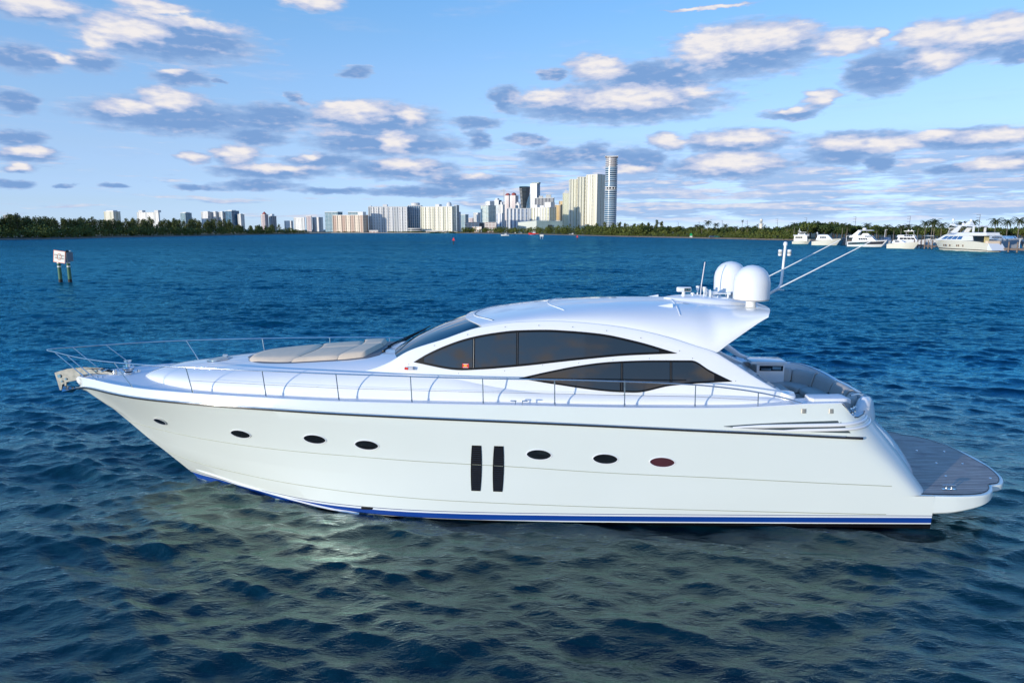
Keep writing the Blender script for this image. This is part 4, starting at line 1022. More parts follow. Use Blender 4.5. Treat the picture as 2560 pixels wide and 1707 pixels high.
F_dark = facade('dark_glass_facade', (.03, .045, .06), (.010, .022, .035), 3.4, 30., .98, .62, 0, 0, None, .3)
F_grey = facade('grey_hotel_facade', (.42, .42, .42), (.10, .11, .13), 3.0, 4.0, .5, .5, 9.5, .42, (.16, .17, .19))
F_pink = facade('pink_tower_facade', (.50, .40, .40), (.13, .10, .14), 3.0, 3.6, .5, .55, 14., .4, (.68, .60, .56))
F_wblue = facade('white_and_blue_facade', (.80, .80, .79), (.05, .10, .19), 3.0, 8.6, .40, .66, 8.6, .45, (.42, .50, .62))
F_yell = facade('yellow_accent_facade', (.80, .78, .68), (.34, .30, .12), 3.0, 7.4, .38, .60, 7.4, .42, (.62, .60, .36))
F_gold = facade('golden_facade', (.58, .36, .09), (.10, .06, .03), 3.2, 4.2, .5, .55, 12., .4, (.22, .14, .06))
F_ygrn = facade('pale_yellow_facade', (.80, .78, .60), (.50, .50, .30), 3.0, 4.4, .3, .4, 13., .2, (.62, .62, .46))
F_step = facade('cream_tower_facade', (.82, .79, .64), (.20, .16, .10), 3.0, 15., .16, .5, 7.5, .22, (.64, .60, .42))
F_pale = facade('pale_glass_facade', (.66, .70, .64), (.16, .28, .30), 3.1, 4.4, .55, .6, 13., .3, (.78, .79, .68))
F_round = facade('banded_glass_facade', (.55, .62, .66), (.03, .10, .17), 4.4, 60., .97, .66, 0, 0, None, .35)
F_hotel = facade('low_hotel_facade', (.80, .74, .66), (.42, .22, .18), 4.5, 7., .7, .36)
M_roofw = mat('pale_roof', (.72, .70, .66), .7); M_reddome = mat('red_roof_tile', (.36, .07, .05), .6)
M_conc = mat('pale_concrete', (.55, .54, .50), .8, var=.15)
GZ = 1.2
def tower(name, label, u0, um, u1, vtop, Y, m, rot=25, depth=20., top=None, group=None, base=GZ):
    """a building whose front spans u0..um and whose shaded side spans um..u1 as seen from the water"""
    a = radians(rot) if u1 > um else 0
    k = (Y * cos(radians(PITCH)) + 1) / FPX
    w = (um - u0) * k / max(cos(a), .3); d = (u1 - um) * k / sin(a) if a else depth
    z1 = zat(vtop, Y)
    p0 = at(u0, Y)
    root = empty(name, (p0.x, Y, base), -a)
    h = z1 - base
    b = MB(); b.box(0, w, 0, d, 0, h); wl = b.build('wall', m, root)
    b = MB(); b.box(-.4, w + .4, -.4, d + .4, h + .002, h + 1.1); b.build('parapet', M_roofw, root)
    if top:
        for (f0, f1, hh, mm) in top:
            b = MB(); b.box(w * f0, w * f1, d * .2, d * .8, h + 1.102, h + hh); b.build('roof_house', mm, root)
    tag(root, label, 'building', group)
    return root, w, d, h
GB = 'buildings of the distant skyline'
R_ = M_roofw
tower('apartment_block', 'tiny pale hazy block at the far left edge above the trees', 12, 30, 42, 538, 2600, F_grey)
tower('apartment_block', 'squat cream block above the trees, leftmost of the lone blocks', 264, 296, 304, 530, 1900, F_cream, top=[(.1, .85, 4, R_)])
r_, w, d, h = tower('apartment_block', 'long low white block with a raised tower at each end above the pines', 346, 406, 407, 532, 1900, F_white, rot=12)
for f0, f1 in ((.06, .24), (.80, .97)):
    b = MB(); b.box(w * f0, w * f1, 2, 14, h + 1.1, h + 6.5); b.build('end_tower', R_, r_)
tower('apartment_block', 'small blue grey block with a flat white top between two wooded gaps', 454, 470, 478, 533, 2100, F_teal, top=[(.2, .9, 3, R_)])
for lab, a0, a1, a2, vt, ff in (('first white tower from the left in the row of five above the pines', 506, 528, 534, 531, F_white), ('second white tower in the row of five above the pines', 533, 544, 549, 531, F_white), ('third white tower in the row of five above the pines', 550, 561, 566, 531, F_white), ('blue glass tower, tallest in the row of five above the pines', 566, 586, 596, 528, F_blue), ('low white block ending the row of five above the pines', 596, 606, 611, 537, F_white)):
    tower('apartment_tower', lab, a0, a1, a2, vt, 2000, ff, top=[(.2, .8, 3, R_)])
r_, w, d, h = tower('apartment_tower', 'slim rose and yellow tower with a pointed cap left of centre', 654, 666, 671, 537, 1900, F_pink)
b = MB(); b.frustum([(w * .15, d * .15, h + 1.1), (w * .85, d * .15, h + 1.1), (w * .85, d * .85, h + 1.1), (w * .15, d * .85, h + 1.1)], [(w * .45, d * .45, h + 8), (w * .55, d * .45, h + 8), (w * .55, d * .55, h + 8), (w * .45, d * .55, h + 8)]); b.build('pointed_cap', M_reddome, r_)
tower('apartment_block', 'small grey violet stepped block beside the slim rose tower', 674, 684, 690, 541, 2100, F_grey, top=[(.3, .7, 7, R_)])
tower('low_building', 'tiny white building peeping over the trees', 712, 732, 735, 553, 2100, F_white)
tower('apartment_block', 'pale slab left of the brown red block', 736, 766, 767, 545, 1900, F_white)
tower('apartment_block', 'brown red block between two pale slabs', 767, 781, 782, 541, 1890, F_pink)
tower('apartment_block', 'pale slab with a dark glass end right of the brown red block', 782, 800, 807, 544, 1900, F_white)
tower('apartment_tower', 'teal glass tower behind the left end of the peach slab', 814, 850, 858, 531, 1650, F_teal)
tower('apartment_tower', 'teal glass tower behind the right half of the peach slab', 872, 908, 916, 531, 1650, F_teal)
r_, w, d, h = tower('apartment_slab', 'long peach coloured slab with reddish balcony strips', 834, 915, 923, 539, 1390, F_peach, rot=20, top=[(.80, .97, 7, R_)])
def piers(root, w, h, n, c, pw=1.1):
    for i in range(n + 1):
        b = MB(); x = w * i / n; b.box(x - pw / 2, x + pw / 2, -1.2, -.004, 0, h); b.build('pier', c, root)
piers(r_, w, h, 7, mat('peach_render', (.74, .62, .50), .7))
r_, w, d, h = tower('apartment_slab', 'wide white slab with rows of small windows, left of the blue glass tower', 923, 1018, 1018, 518, 1400, F_white, depth=18, top=[(.37, .48, 5.5, R_), (.02, .06, 3, R_)])
piers(r_, w, h, 8, mat('white_render', (.80, .79, .76), .7))
r_, w, d, h = tower('apartment_tower', 'blue and silver glass tower between the white slab and the cream slab', 1021, 1053, 1053, 515, 1420, F_blue, depth=30)
b = MB(); b.lathe([(0, 0), (w * .32, 0), (w * .36, 4.5), (w * .30, 5.6), (0, 5.7)], (w * .55, 10, h + 1.1), 20); b.build('roof_drum', R_, r_)
piers(r_, w, h, 6, mat('silver_pier', (.60, .65, .68), .4), .8)
r_, w, d, h = tower('apartment_slab', 'wide cream slab with a small white roof dome, right of the blue glass tower', 1053, 1133, 1141, 518, 1390, F_cream, rot=18, top=[(.44, .57, 5.5, R_)])
piers(r_, w, h, 7, mat('cream_render', (.80, .77, .64), .7))
b = MB(); b.lathe([(5, 0), (5.2, 4), (4.2, 6.8), (2.2, 8.4), (0, 9)], (w * .86, 8, h + 1.1), 20); b.build('roof_dome', R_, r_, smooth=40)
tower('apartment_tower', 'dark blue glass tower showing behind the cream slab', 1136, 1143, 1148, 514, 1600, F_blue)
tower('apartment_tower', 'slim white edged tower next to the cream slab', 1142, 1147, 1152, 531, 1700, F_wblue)
tower('apartment_tower', 'dark teal glass block left of the low hotel', 1152, 1164, 1171, 537, 1800, F_teal)
tower('apartment_block', 'small pink block low between the teal block and the white tower', 1171, 1182, 1185, 546, 1900, F_pink)
tower('apartment_tower', 'small white tower left of the pale glass tower', 1184, 1195, 1201, 533, 1750, F_white)
r_, w, d, h = tower('apartment_tower', 'pale cream and glass tower with a white rooftop block, left of the crane', 1202, 1222, 1240, 515, 1650, F_pale, rot=40, top=[(.55, 1., 11, R_)])
tower('apartment_tower', 'grey blue tower behind the pale glass tower', 1213, 1228, 1236, 506, 2100, F_blue)
tower('apartment_tower', 'round topped blue tower left of the crane', 1236, 1247, 1254, 501, 2050, F_blue, top=[(.1, .6, 6, R_)])
tower('apartment_tower', 'white tower with a stepped top at the foot of the crane', 1247, 1257, 1262, 513, 1800, F_white, top=[(.3, .7, 8, R_)])
tower('apartment_tower', 'light blue block in front of the crane', 1241, 1255, 1260, 534, 1620, F_wblue)
# crane
cr = empty('tower_crane', at(1260, 2000, GZ)); zt = zat(477, 2000) - GZ
b = MB(); b.box(-1, 1, -1, 1, 0, zt); b.build('crane_mast', M_conc, cr)
b = MB(); b.box(-9, 6, -.6, .6, zt + .01, zt + 1.8); b.build('jib', M_conc, cr)
b = MB(); b.box(-.7, .7, -.7, .7, zt + 1.81, zt + 5); b.build('crane_cab', M_conc, cr)
tag(cr, 'thin construction crane standing over the skyline', 'crane')
r_, w, d, h = tower('apartment_tower', 'left one of the two tall pink towers with red roofs', 1262, 1272, 1278, 490, 1900, F_pink)
b = MB(); b.frustum([(0, 0, h + 1.1), (w, 0, h + 1.1), (w, d, h + 1.1), (0, d, h + 1.1)], [(w * .3, d * .3, h + 7), (w * .7, d * .3, h + 7), (w * .7, d * .7, h + 7), (w * .3, d * .7, h + 7)]); b.build('hipped_roof', M_reddome, r_)
r_, w, d, h = tower('apartment_tower', 'tall pink grey tower with a round red dome', 1275, 1288, 1296, 490, 1850, F_pink)
b = MB(); b.lathe([(w * .42, 0), (w * .42, 3), (w * .32, 6), (0, 8)], (w * .5, d * .4, h + 1.1), 16); b.build('red_dome', M_reddome, r_, smooth=40)
tower('apartment_tower', 'small white tower with stepped top in front of the dark flared tower', 1289, 1298, 1302, 511, 1700, F_white, top=[(.2, .7, 5, R_)])
# flared dark tower
Yk = 2100; k = Yk / FPX; fl = empty('office_tower', at(1312, Yk, GZ)); h = zat(468, Yk) - GZ
b = MB(); b.frustum([(-5, 0, 0), (5, -2, 0), (7, 12, 0), (-3, 14, 0)], [(-14 * k, -6, h), (3 * k, -12, h), (13 * k, 6, h), (-10 * k, 14, h)]); b.build('wall', F_dark, fl)
b = MB(); b.frustum([(-14 * k, -6, h), (3 * k, -12, h), (13 * k, 6, h), (-10 * k, 14, h)], [(-13 * k, -5, h + 2), (3 * k, -11, h + 2), (12 * k, 6, h + 2), (-10 * k, 13, h + 2)]); b.build('parapet', mat('teal_cap', (.05, .12, .13), .4), fl)
for i in range(22):
    z = h * (.30 + .68 * i / 22); f = z / h; b = MB()
    x0 = -5 + (-14 * k + 5) * f; x1 = 5 + (3 * k - 5) * f; y0 = -6 * f; y1 = -2 - 10 * f
    b.add([(x0, y0 - .3, z), (x1 * .35 + x0 * .65, y0 + (y1 - y0) * .35 - .3, z), (x1 * .35 + x0 * .65, y0 + (y1 - y0) * .35 - .3, z + 1.3), (x0, y0 - .3, z + 1.3)], [(0, 1, 2, 3)]); b.build('light_band', M_conc, fl)
tag(fl, 'black glass tower that widens towards its top', 'building')
# curved sail shaped block
sl = empty('apartment_tower', at(1326, 2000, GZ)); k = 2000 / FPX; b = MB()
P = []
for i in range(13):
    a = pi / 2 * i / 12; z = (zat(486, 2000) - GZ) * sin(a) if i else 0
    x = -15 * k * (1 if i == 0 else max(.18, (1 - sin(a) ** 2.2) ** .5 * .75 + .25 * (1 - i / 12)))
    P.append([(x, 0, z), (0, 0, z), (0, 22, z), (x, 22, z)])
b.grid(P, closeu=True, caps=True); b.build('wall', F_blue, sl); tag(sl, 'grey blue tower with a sloping curved edge, right of the black flared tower', 'building')
r_, w, d, h = tower('apartment_tower', 'tall slim blue glass tower right of the black flared tower', 1326, 1341, 1350, 460, 2000, F_blue, top=[(.05, 1.2, 4, mat('teal_cap', (.05, .12, .13)))])
piers(r_, w, h, 3, mat('silver_pier', (.6, .65, .68)), 1.4)
tower('hotel_block', 'broad grey block with dark vertical strips and rooftop boxes', 1336, 1383, 1385, 496, 1800, F_grey, rot=15, top=[(.22, .42, 6, M_conc), (.58, .84, 9, M_conc)])
r_, w, d, h = tower('apartment_slab', 'wide white slab with blue balconies behind the low pale hall', 1267, 1328, 1328, 522, 1560, F_wblue, top=[(.1, .2, 3, R_)]); piers(r_, w, h, 7, mat('white_render', (.8, .79, .76)), 1.6)
r_, w, d, h = tower('apartment_slab', 'white slab with yellow green balconies and stepped roof turrets', 1328, 1371, 1389, 520, 1550, F_yell, rot=38, top=[(.0, .25, 7, R_), (.4, .62, 5, R_), (.66, 1., 12, R_)]); piers(r_, w, h, 6, mat('white_render', (.8, .79, .76)), 1.6)
tower('apartment_tower', 'golden ochre tower beside the pale yellow tower', 1386, 1400, 1408, 513, 1700, F_gold, top=[(.6, 1.3, 10, F_gold)])
r_, w, d, h = tower('apartment_tower', 'pale yellow tower with a gabled top left of the huge cream towers', 1407, 1424, 1424, 484, 1650, F_ygrn)
b = MB(); b.frustum([(0, 0, h + 1.1), (w, 0, h + 1.1), (w, 14, h + 1.1), (0, 14, h + 1.1)], [(w * .35, 5, h + 9), (w * .5, 5, h + 9), (w * .5, 8, h + 9), (w * .35, 8, h + 9)]); b.build('gable', R_, r_)
r_, w, d, h = tower('residential_tower', 'left and lowest of the three joined cream towers', 1424, 1443, 1443, 449, 1600, F_step, depth=40); piers(r_, w, h, 3, mat('cream_render', (.80, .77, .64)), 2.0)
r_, w, d, h = tower('residential_tower', 'middle one of the three joined cream towers', 1443.4, 1464, 1464, 443, 1585, F_step, depth=40); piers(r_, w, h, 3, mat('cream_render', (.80, .77, .64)), 2.0)
r_, w, d, h = tower('residential_tower', 'tallest of the three joined cream towers with a dark blue shaded side', 1464.4, 1488, 1510, 438, 1570, F_step, rot=42); piers(r_, w, h, 3, mat('cream_render', (.80, .77, .64)), 2.0)
# tall round tower
Yk = 1500; k = Yk / FPX; rt = empty('residential_tower', at(1525, Yk, GZ)); h = zat(392, Yk) - GZ; R0 = 14.6 * k
def drum(r, z0, z1, m, name, n=40): b = MB(); b.lathe([(0, z0), (r, z0), (r, z1), (0, z1)], (0, 0, 0), n); return b.build(name, m, rt, smooth=30)
hh = lambda v: zat(v, Yk) - GZ
drum(R0, 0, hh(476), F_round, 'wall'); drum(R0 * .9, hh(475.8), hh(468.2), F_dark, 'sky_lobby'); drum(R0, hh(468), hh(418), F_round, 'wall'); drum(R0 * .86, hh(418), h - 3, mat('recessed_glass', (.30, .28, .30), .3), 'crown_core')
for v in (474.5, 468): drum(R0 * 1.03, hh(v) - .8, hh(v) + .8, M_roofw, 'ring_beam')
for v, s_ in ((417, 1.), (412.5, 1.05), (408, 1.06), (403, 1.03), (399, .97), (394, 1.0)): drum(R0 * s_, hh(v) - .5, hh(v) + .6, M_roofw, 'ring_beam')
b = MB(); b.box(-R0 * 1.0, R0 * 1.0, -R0 * .5, R0 * .5, h - 3, h); b.build('top_slab', mat('crown_screen', (.42, .36, .34), .5), rt)
b = MB(); b.box(-R0 * 1.12, R0 * 1.0, -R0 * .6, R0 * .4, h + .01, h + 1.2); b.build('crown_frame', M_roofw, rt)
for j in range(5):
    a = radians(-150 + 30 * j); b = MB(); b.box(-1, 1, -.5, .5, hh(475), hh(468.5)); o = b.build('lobby_post', M_roofw, rt); o.location = (R0 * .98 * cos(a), R0 * .98 * sin(a), 0); o.rotation_euler = (0, 0, a + pi / 2)
tag(rt, 'tallest tower, round and banded in white and blue glass with an open crown', 'building')
# low pale hall
Yk = 1480; k = Yk / FPX; hl = empty('museum_hall', at(1295, Yk, GZ)); 
b = MB(); z1 = zat(552, Yk) - GZ
b.frustum([(0, 0, 0), (45 * k, -14, 0), (45 * k, 30, 0), (0, 30, 0)], [(0, 0, zat(556, Yk) - GZ), (45 * k, -14, z1), (45 * k, 30, z1), (12 * k, 30, z1)]); b.build('wall', mat('pale_green_panels', (.50, .56, .50), .35, var=.1, vscale=.05), hl)
b = MB(); b.frustum([(45.2 * k, -14, 0), (109 * k, -2, 0), (109 * k, 34, 0), (45.2 * k, 30, 0)], [(45.2 * k, -14, z1), (109 * k, -2, z1 - 1), (104 * k, 34, z1 + 2), (38 * k, 30, z1 + 2)]); b.build('glass_front', mat('hall_glass', (.26, .36, .36), .12, var=.25, vscale=.04), hl)
b = MB(); b.box(73 * k, 83 * k, -10.2, -9.2, 2, zat(562.5, Yk) - GZ); b.build('dark_opening', F_dark, hl)
tag(hl, 'low pale green hall with a slanted glass front and a dark square opening', 'building')
r_, w, d, h = tower('low_hotel', 'low cream and red striped hotel behind the mangroves', 1163, 1241, 1241, 557, 1420, F_hotel, depth=24, top=[(.28, .32, 1.6, F_dark)])
b = MB(); b.box(w * .46, w * .60, -1.5, -.01, 0, h - .5); b.build('dark_entrance', F_dark, r_)
tower('low_building', 'low white annex below the striped hotel', 1181, 1204, 1205, 568, 1380, F_hotel, depth=14)
# curved white beach house and promenade walls
cb = empty('beach_pavilion', at(1038, 1370, GZ)); k = 1370 / FPX; b = MB()
for z0, z1, rr, nm, mm in ((0, 3.0, 17, 'ground_floor', F_dark), (3.0, 4.2, 18.5, 'terrace_slab', M_roofw), (4.2, 6.6, 16, 'upper_floor', F_dark), (6.6, 8.2, 18.5, 'roof', M_roofw)):
    b = MB(); b.lathe([(0, z0), (rr * k, z0), (rr * k, z1), (0, z1)], n=30); o = b.build(nm, mm, cb); o.scale = (1, .5, 1)
tag(cb, 'low curved white pavilion on the beach below the blue glass tower', 'building')
for lab, ua, ub_, vt in (('low white wall on the beach below the white slab', 923, 945, 577), ('long low pale terrace on the beach below the cream slab', 1065, 1118, 577.5), ('low pale boathouse at the right end of the beach', 1121, 1143, 580)):
    tower('low_building', lab, ua, ub_, ub_, vt, 1350, F_hotel, depth=8, base=.8)
# ------------------------------------------------------------------ land
M_bank = mat('shore_rocks', (.16, .13, .10), .9, var=.4, vscale=.3, bump=.3, bscale=1.)
M_sand = mat('beach_sand', (.55, .44, .34), .9, var=.1, vscale=.1)
M_grass = mat('island_ground', (.06, .07, .03), .9, var=.3, vscale=.1)
def land(name, pts, m, z=.9, bank=3.):
    n = len(pts); cx = sum(p[0] for p in pts) / n; cy = sum(p[1] for p in pts) / n; b = MB(); out = []
    for x, y in pts:
        dx_, dy_ = x - cx, y - cy; L = sqrt(dx_ * dx_ + dy_ * dy_); out.append((x + dx_ / L * bank, y + dy_ / L * bank, -1.2))
    top = [(x, y, z) for x, y in pts]
    b.add(out + top, [(i, (i + 1) % n, n + (i + 1) % n, n + i) for i in range(n)]); b.add(top, [tuple(range(n))], 1)
    tag(b.build(name, m, None), kind='structure')
land('island', [(-900, 330), (-420, 400), (-352, 450), (-326, 495), (-344, 600), (-338, 800), (-322, 1120), (-330, 1260), (-700, 1320), (-1500, 1000)], [M_bank, M_grass])
land('mainland', [(-1900, 1360), (-330, 1335), (-120, 1335), (60, 1330), (120, 1500), (2400, 1500), (3000, 5200), (-3600, 5200)], [M_sand, M_grass], 1.0)
land('right_shore', [(-105, 1300), (-40, 1180), (24, 992), (60, 850), (86, 745), (107, 661), (132, 590), (152, 517), (176, 440), (196, 400), (330, 360), (640, 340), (1200, 700), (1200, 1490), (130, 1490), (0, 1320)], [M_bank, M_grass], .9, 2.)
# ------------------------------------------------------------------ trees
def leafmat(name, c1, c2, sc=.12):
    m = bpy.data.materials.new(name); m.use_nodes = True; q = NT(m.node_tree); bs = q.n['Principled BSDF']
    pos = q.new('ShaderNodeNewGeometry').outputs['Position']; oi = q.new('ShaderNodeObjectInfo')
    f = q.rng(q.noise(pos, sc, 3, .6), .3, .7)
    f2 = q.noise(pos, 1.2, 2, .5)
    c = q.mix(f, rgb(*c1), rgb(*c2)); c = q.mix(q.m('MULTIPLY', oi.outputs['Random'], .5), c, rgb(c2[0] * 1.25, c2[1] * 1.0, c2[2] * .7))
    c = q.mix(q.m('MULTIPLY', f2, .5), c, rgb(c1[0] * .5, c1[1] * .5, c1[2] * .5))
    q.put(bs.inputs['Base Color'], c); bs.inputs['Roughness'].default_value = .75; bs.inputs['Specular IOR Level'].default_value = .2
    return m
L_dark = leafmat('dark_foliage', (.024, .052, .018), (.055, .095, .026)); L_mang = leafmat('mangrove_foliage', (.045, .080, .020), (.135, .17, .042))
L_pine = leafmat('casuarina_foliage', (.055, .090, .030), (.13, .155, .055)); L_palm = leafmat('palm_foliage', (.025, .045, .014), (.06, .085, .025), .4)
L_lite = leafmat('light_foliage', (.075, .105, .020), (.13, .16, .040))
M_bark = mat('bark', (.10, .075, .055), .9, var=.3)
def leaves(b, c, rad, n, size, rs, shell=.45, flat=1.):
    cx, cy, cz = c
    for _ in range(n):
        while True:
            v = rs.normal(size=3); L = np.linalg.norm(v)
            if L > 1e-3: break
        v = v / L * (shell + (1 - shell) * rs.rand() ** .5)
        p = np.array([cx + v[0] * rad[0], cy + v[1] * rad[1], cz + v[2] * rad[2]])
        a = rs.normal(size=3); a /= np.linalg.norm(a); n_ = v / max(1e-6, np.linalg.norm(v)) * .8 + rs.normal(size=3) * .5
        u = np.cross(n_, a); u /= np.linalg.norm(u); w = np.cross(n_, u); w /= np.linalg.norm(w)
        s = size * (.6 + .8 * rs.rand())
        b.add([p - u * s * .5, p + w * s * .42, p + u * s * .5, p - w * s * .42], [(0, 1, 2, 3)])
def round_tree(name, label, h, r, lm, seed, n=520):
    rs = np.random.RandomState(seed); root = empty(name); tag(root, label, 'tree')
    b = MB(); b.tube([(0, 0, 0), (.2, 0, h * .3), (0, .1, h * .6)], [.35, .28, .15], 6)
    for k in range(5): a = k * 1.26; b.tube([(.1, 0, h * .35), (r * .5 * cos(a), r * .5 * sin(a), h * .62)], [.15, .06], 5)
    b.build('trunk', M_bark, root)
    b = MB(); nb = 9
    for k in range(nb):
        a = rs.rand() * 6.28; rr = r * (.15 + .55 * rs.rand()); zc = h * (.42 + .36 * rs.rand())
        s = r * (.34 + .22 * rs.rand()); leaves(b, (rr * cos(a), rr * sin(a), zc), (s, s, s * .75), n // nb, .95, rs)
    b.build('crown', lm, root); return root
def pine_tree(name, label, h, r, seed, n=380):
    rs = np.random.RandomState(seed); root = empty(name); tag(root, label, 'tree')
    b = MB(); b.tube([(0, 0, 0), (.15, 0, h * .5), (0, .1, h * .97)], [.3, .2, .05], 6); b.build('trunk', M_bark, root)
    b = MB()
    for k in range(16):
        f = .22 + .78 * (k + rs.rand() * .6) / 16; a = rs.rand() * 6.28; rr = r * (1 - f * .78) * rs.rand() * .9
        s = r * (.22 + .16 * (1 - f)); leaves(b, (rr * cos(a), rr * sin(a), h * f * .97), (s, s, s * 1.15), n // 16, .95, rs, .3)
    b.build('crown', L_pine, root); return root
def palm(name, label, h, seed, fl=3.4, fan=False):
    rs = np.random.RandomState(seed); root = empty(name); tag(root, label, 'palm')
    lean = .08 * h * (rs.rand() - .5) * 2; b = MB(); pts = [(lean * (i / 6) ** 1.6, 0, h * i / 6) for i in range(7)]
    b.tube(pts, [.26, .2, .17, .16, .15, .14, .16], 7); b.build('trunk', mat('palm_bark', (.20, .17, .14), .9, var=.2), root)
    b = MB(); top = Vector(pts[-1])
    for k in range(24):
        a = k * 2.4 + rs.rand() * .4; up = (.95 - 1.5 * k / 24) if not fan else (1. - 2. * k / 24); L = fl * (.8 + .3 * rs.rand())
        spine = []; d = Vector((cos(a) * cos(up), sin(a) * cos(up), sin(up))); p = top.copy()
        for i in range(7): spine.append(p.copy()); d.z -= (.14 if not fan else .04) * (1 + i * .25); d.normalize(); p = p + d * (L / 6)
        side = Vector((-sin(a), cos(a), 0))
        for i in range(6):
            for sg in (-1, 1):
                w = L * (.20 if not fan else .16) * (1 - abs(i - 2.2) / 5.2); q0, q1 = spine[i], spine[i + 1]
                tipv = q0 + (q1 - q0) * .9 + side * sg * w - Vector((0, 0, w * .55)); b.add([q0, q1, tipv], [(0, 1, 2)])
    b.build('fronds', L_palm, root); return root
rs = np.random.RandomState(3)
def plant(protos, spots, group, used):
    for i, (x, y, s, lab) in enumerate(spots):
        pr = protos[i % len(protos)]; o = pr if pr.name not in used else copy_tree(pr); used.add(pr.name)
        o.location = (x, y, .8); o.rotation_euler = (0, 0, rs.rand() * 6.28); o.scale = (s, s, s * (.9 + .2 * rs.rand())); o['group'] = group
        if lab: o['label'] = lab
    bpy.context.view_layer.update()
def shore_left(f):
    """near edge of the island at bearing fraction f"""
    P = [(-520, 385), (-420, 415), (-362, 458), (-334, 500), (-350, 600), (-345, 700), (-343, 800), (-336, 950), (-328, 1100)]
    us = [-420, -240, -60, 130, 280, 440, 555, 680, 790]
    u = -400 + 1200 * f
    return np.interp(u, us, [p[0] for p in P]), np.interp(u, us, [p[1] for p in P])
# mangrove thicket on the island: nobody could count it
def thicket(name, spots, m, label, cat, n=90, size=1.3):
    b = MB(); r = np.random.RandomState(11)
    for (x, y, rad, h) in spots:
        k = max(2, int(3 + rad / 3))
        for _ in range(k): leaves(b, (x + r.normal() * rad * .35, y + r.normal() * rad * .25, h * (.35 + .33 * r.rand())), (rad * .55, rad * .5, h * .36), n // k, size * (.8 + .4 * r.rand()), r, .5)
    tag(b.build(name, m), label, cat, kind='stuff')
sp = []
for i in range(230):
    x, y = shore_left(rs.rand()); inl = rs.rand() ** 1.4 * 34; x -= inl * .9; y += inl * .5; sp.append((x, y, 5.5 + 3 * rs.rand(), min(13, (7.0 + .16 * inl + 2.5 * rs.rand()) * (1 if y < 900 else .8))))
thicket('mangrove_thicket', sp, L_mang, 'dense dark green mangroves along the water on the left island', 'mangroves', 120, 1.25)
sp2 = []
for i in range(230):
    u = 835 + 780 * rs.rand(); 
    Ys = np.interp(u, [820, 1000, 1180, 1250, 1320, 1480, 1560, 1640], [1345, 1345, 1290, 1200, 1010, 765, 680, 610])
    dpt = rs.rand() ** 1.3 * 55; p = at(u, Ys + 8 + dpt); hgt = (3.0 if u < 1160 else 12.) * (.75 + .35 * rs.rand()); sp2.append((p.x, p.y, 5 if u < 1160 else 7, hgt * (1 if u < 1420 else 1.05)))
thicket('shore_thicket', sp2, L_mang, 'green mangroves along the far shore below the skyline', 'mangroves', 110, 1.5)
sp3 = []
for i in range(260):
    u = 1440 + 560 * rs.rand(); Ys = np.interp(u, [1420, 1480, 1560, 1640, 1781, 1900, 2000], [850, 765, 680, 610, 530, 460, 425]); p = at(u, Ys + 4 + rs.rand() * 16)
    sp3.append((p.x, p.y, 2.6 + 1.2 * rs.rand(), 3.0 + 1.6 * rs.rand()))
thicket('shore_scrub', sp3, L_lite, 'light green scrub on the bank of the right shore', 'scrub', 60, .8)
used = set()
LP = 'tall feathery pine in the row on the left island'
pines = [pine_tree('casuarina_tree', LP, 16, 7.5, 20 + i, 560) for i in range(5)]
spots = []
for i in range(285):
    f = (i + rs.rand()) / 285 * .97; x, y = shore_left(f); inl = 26 + rs.rand() * 50; 
    u = -400 + 1200 * f; hs_ = 1.0 if u < 640 else .72
    spots.append((x - inl * .85, y + inl * .55, (.82 + .20 * rs.rand()) * hs_ * (1 if y < 700 else 1.12), None))
plant(pines, spots, 'tall feathery pines on the left island', used)
rp = [pine_tree('casuarina_tree', 'feathery pine standing over the right shore mangroves', 14, 5, 40 + i, 420) for i in range(3)]
spots = []
for u, vt in ((1492, 556), (1512, 553), (1532, 557), (1548, 551), (1562, 556), (1585, 557), (1604, 553), (1620, 555), (1640, 551), (1652, 552), (1470, 560), (1447, 562)):
    Ys = np.interp(u, [1440, 1480, 1560, 1640, 1781], [930, 765, 690, 620, 540]) + 38; p = at(u, Ys); spots.append((p.x, p.y, (zat(vt, Ys) - .8) / 14, None))
plant(rp, spots, 'feathery pines over the right shore', used)
RT = 'round leafy tree in the belt behind the right shore'
rts = [round_tree('broadleaf_tree', RT, 9, 5.2, (L_dark, L_mang, L_dark, L_mang)[i], 60 + i) for i in range(4)]
spots = []
for i in range(120):
    u = 1590 + 1000 * (i + rs.rand()) / 120
    base = np.interp(u, [1560, 1640, 1781, 1900, 2000, 2100, 2600], [700, 640, 560, 500, 470, 440, 400])
    Ys = base + 10 + rs.rand() * 45; vt = np.interp(u, [1560, 1700, 1850, 1960, 1995, 2060, 2200, 2600], [560, 566, 567, 566, 557, 556, 567, 568]) + 5 * rs.rand(); p = at(u, Ys); spots.append((p.x, p.y, (zat(vt, Ys) - .8) / 8.2, None))
plant(rts, spots, 'round leafy trees behind the right shore', used)
us2 = set()
lt = [round_tree('light_shrub', 'light green rounded shrub near the waterline of the right shore', 5.2, 3.9, L_lite, 80 + i, 380) for i in range(3)]
spots = []
for i in range(34):
    u = 1600 + 400 * (i + rs.rand()) / 34; Ys = np.interp(u, [1560, 1640, 1781, 1900, 2000], [700, 630, 545, 480, 445]) + 4 + 6 * rs.rand(); p = at(u, Ys); spots.append((p.x, p.y, .85 + .3 * rs.rand(), None))
plant(lt, spots, 'light green shrubs on the right shore', us2)
PL = 'coconut palm in the loose row over the right shore trees and marina'
palms = [palm('palm_tree', PL, 9, 100 + i) for i in range(4)]
spots = []
named = {0: 'palm at the far left of the palms, over the pale shore trees', 3: 'tall thin fan palm standing alone against the sky left of the lighthouse'}
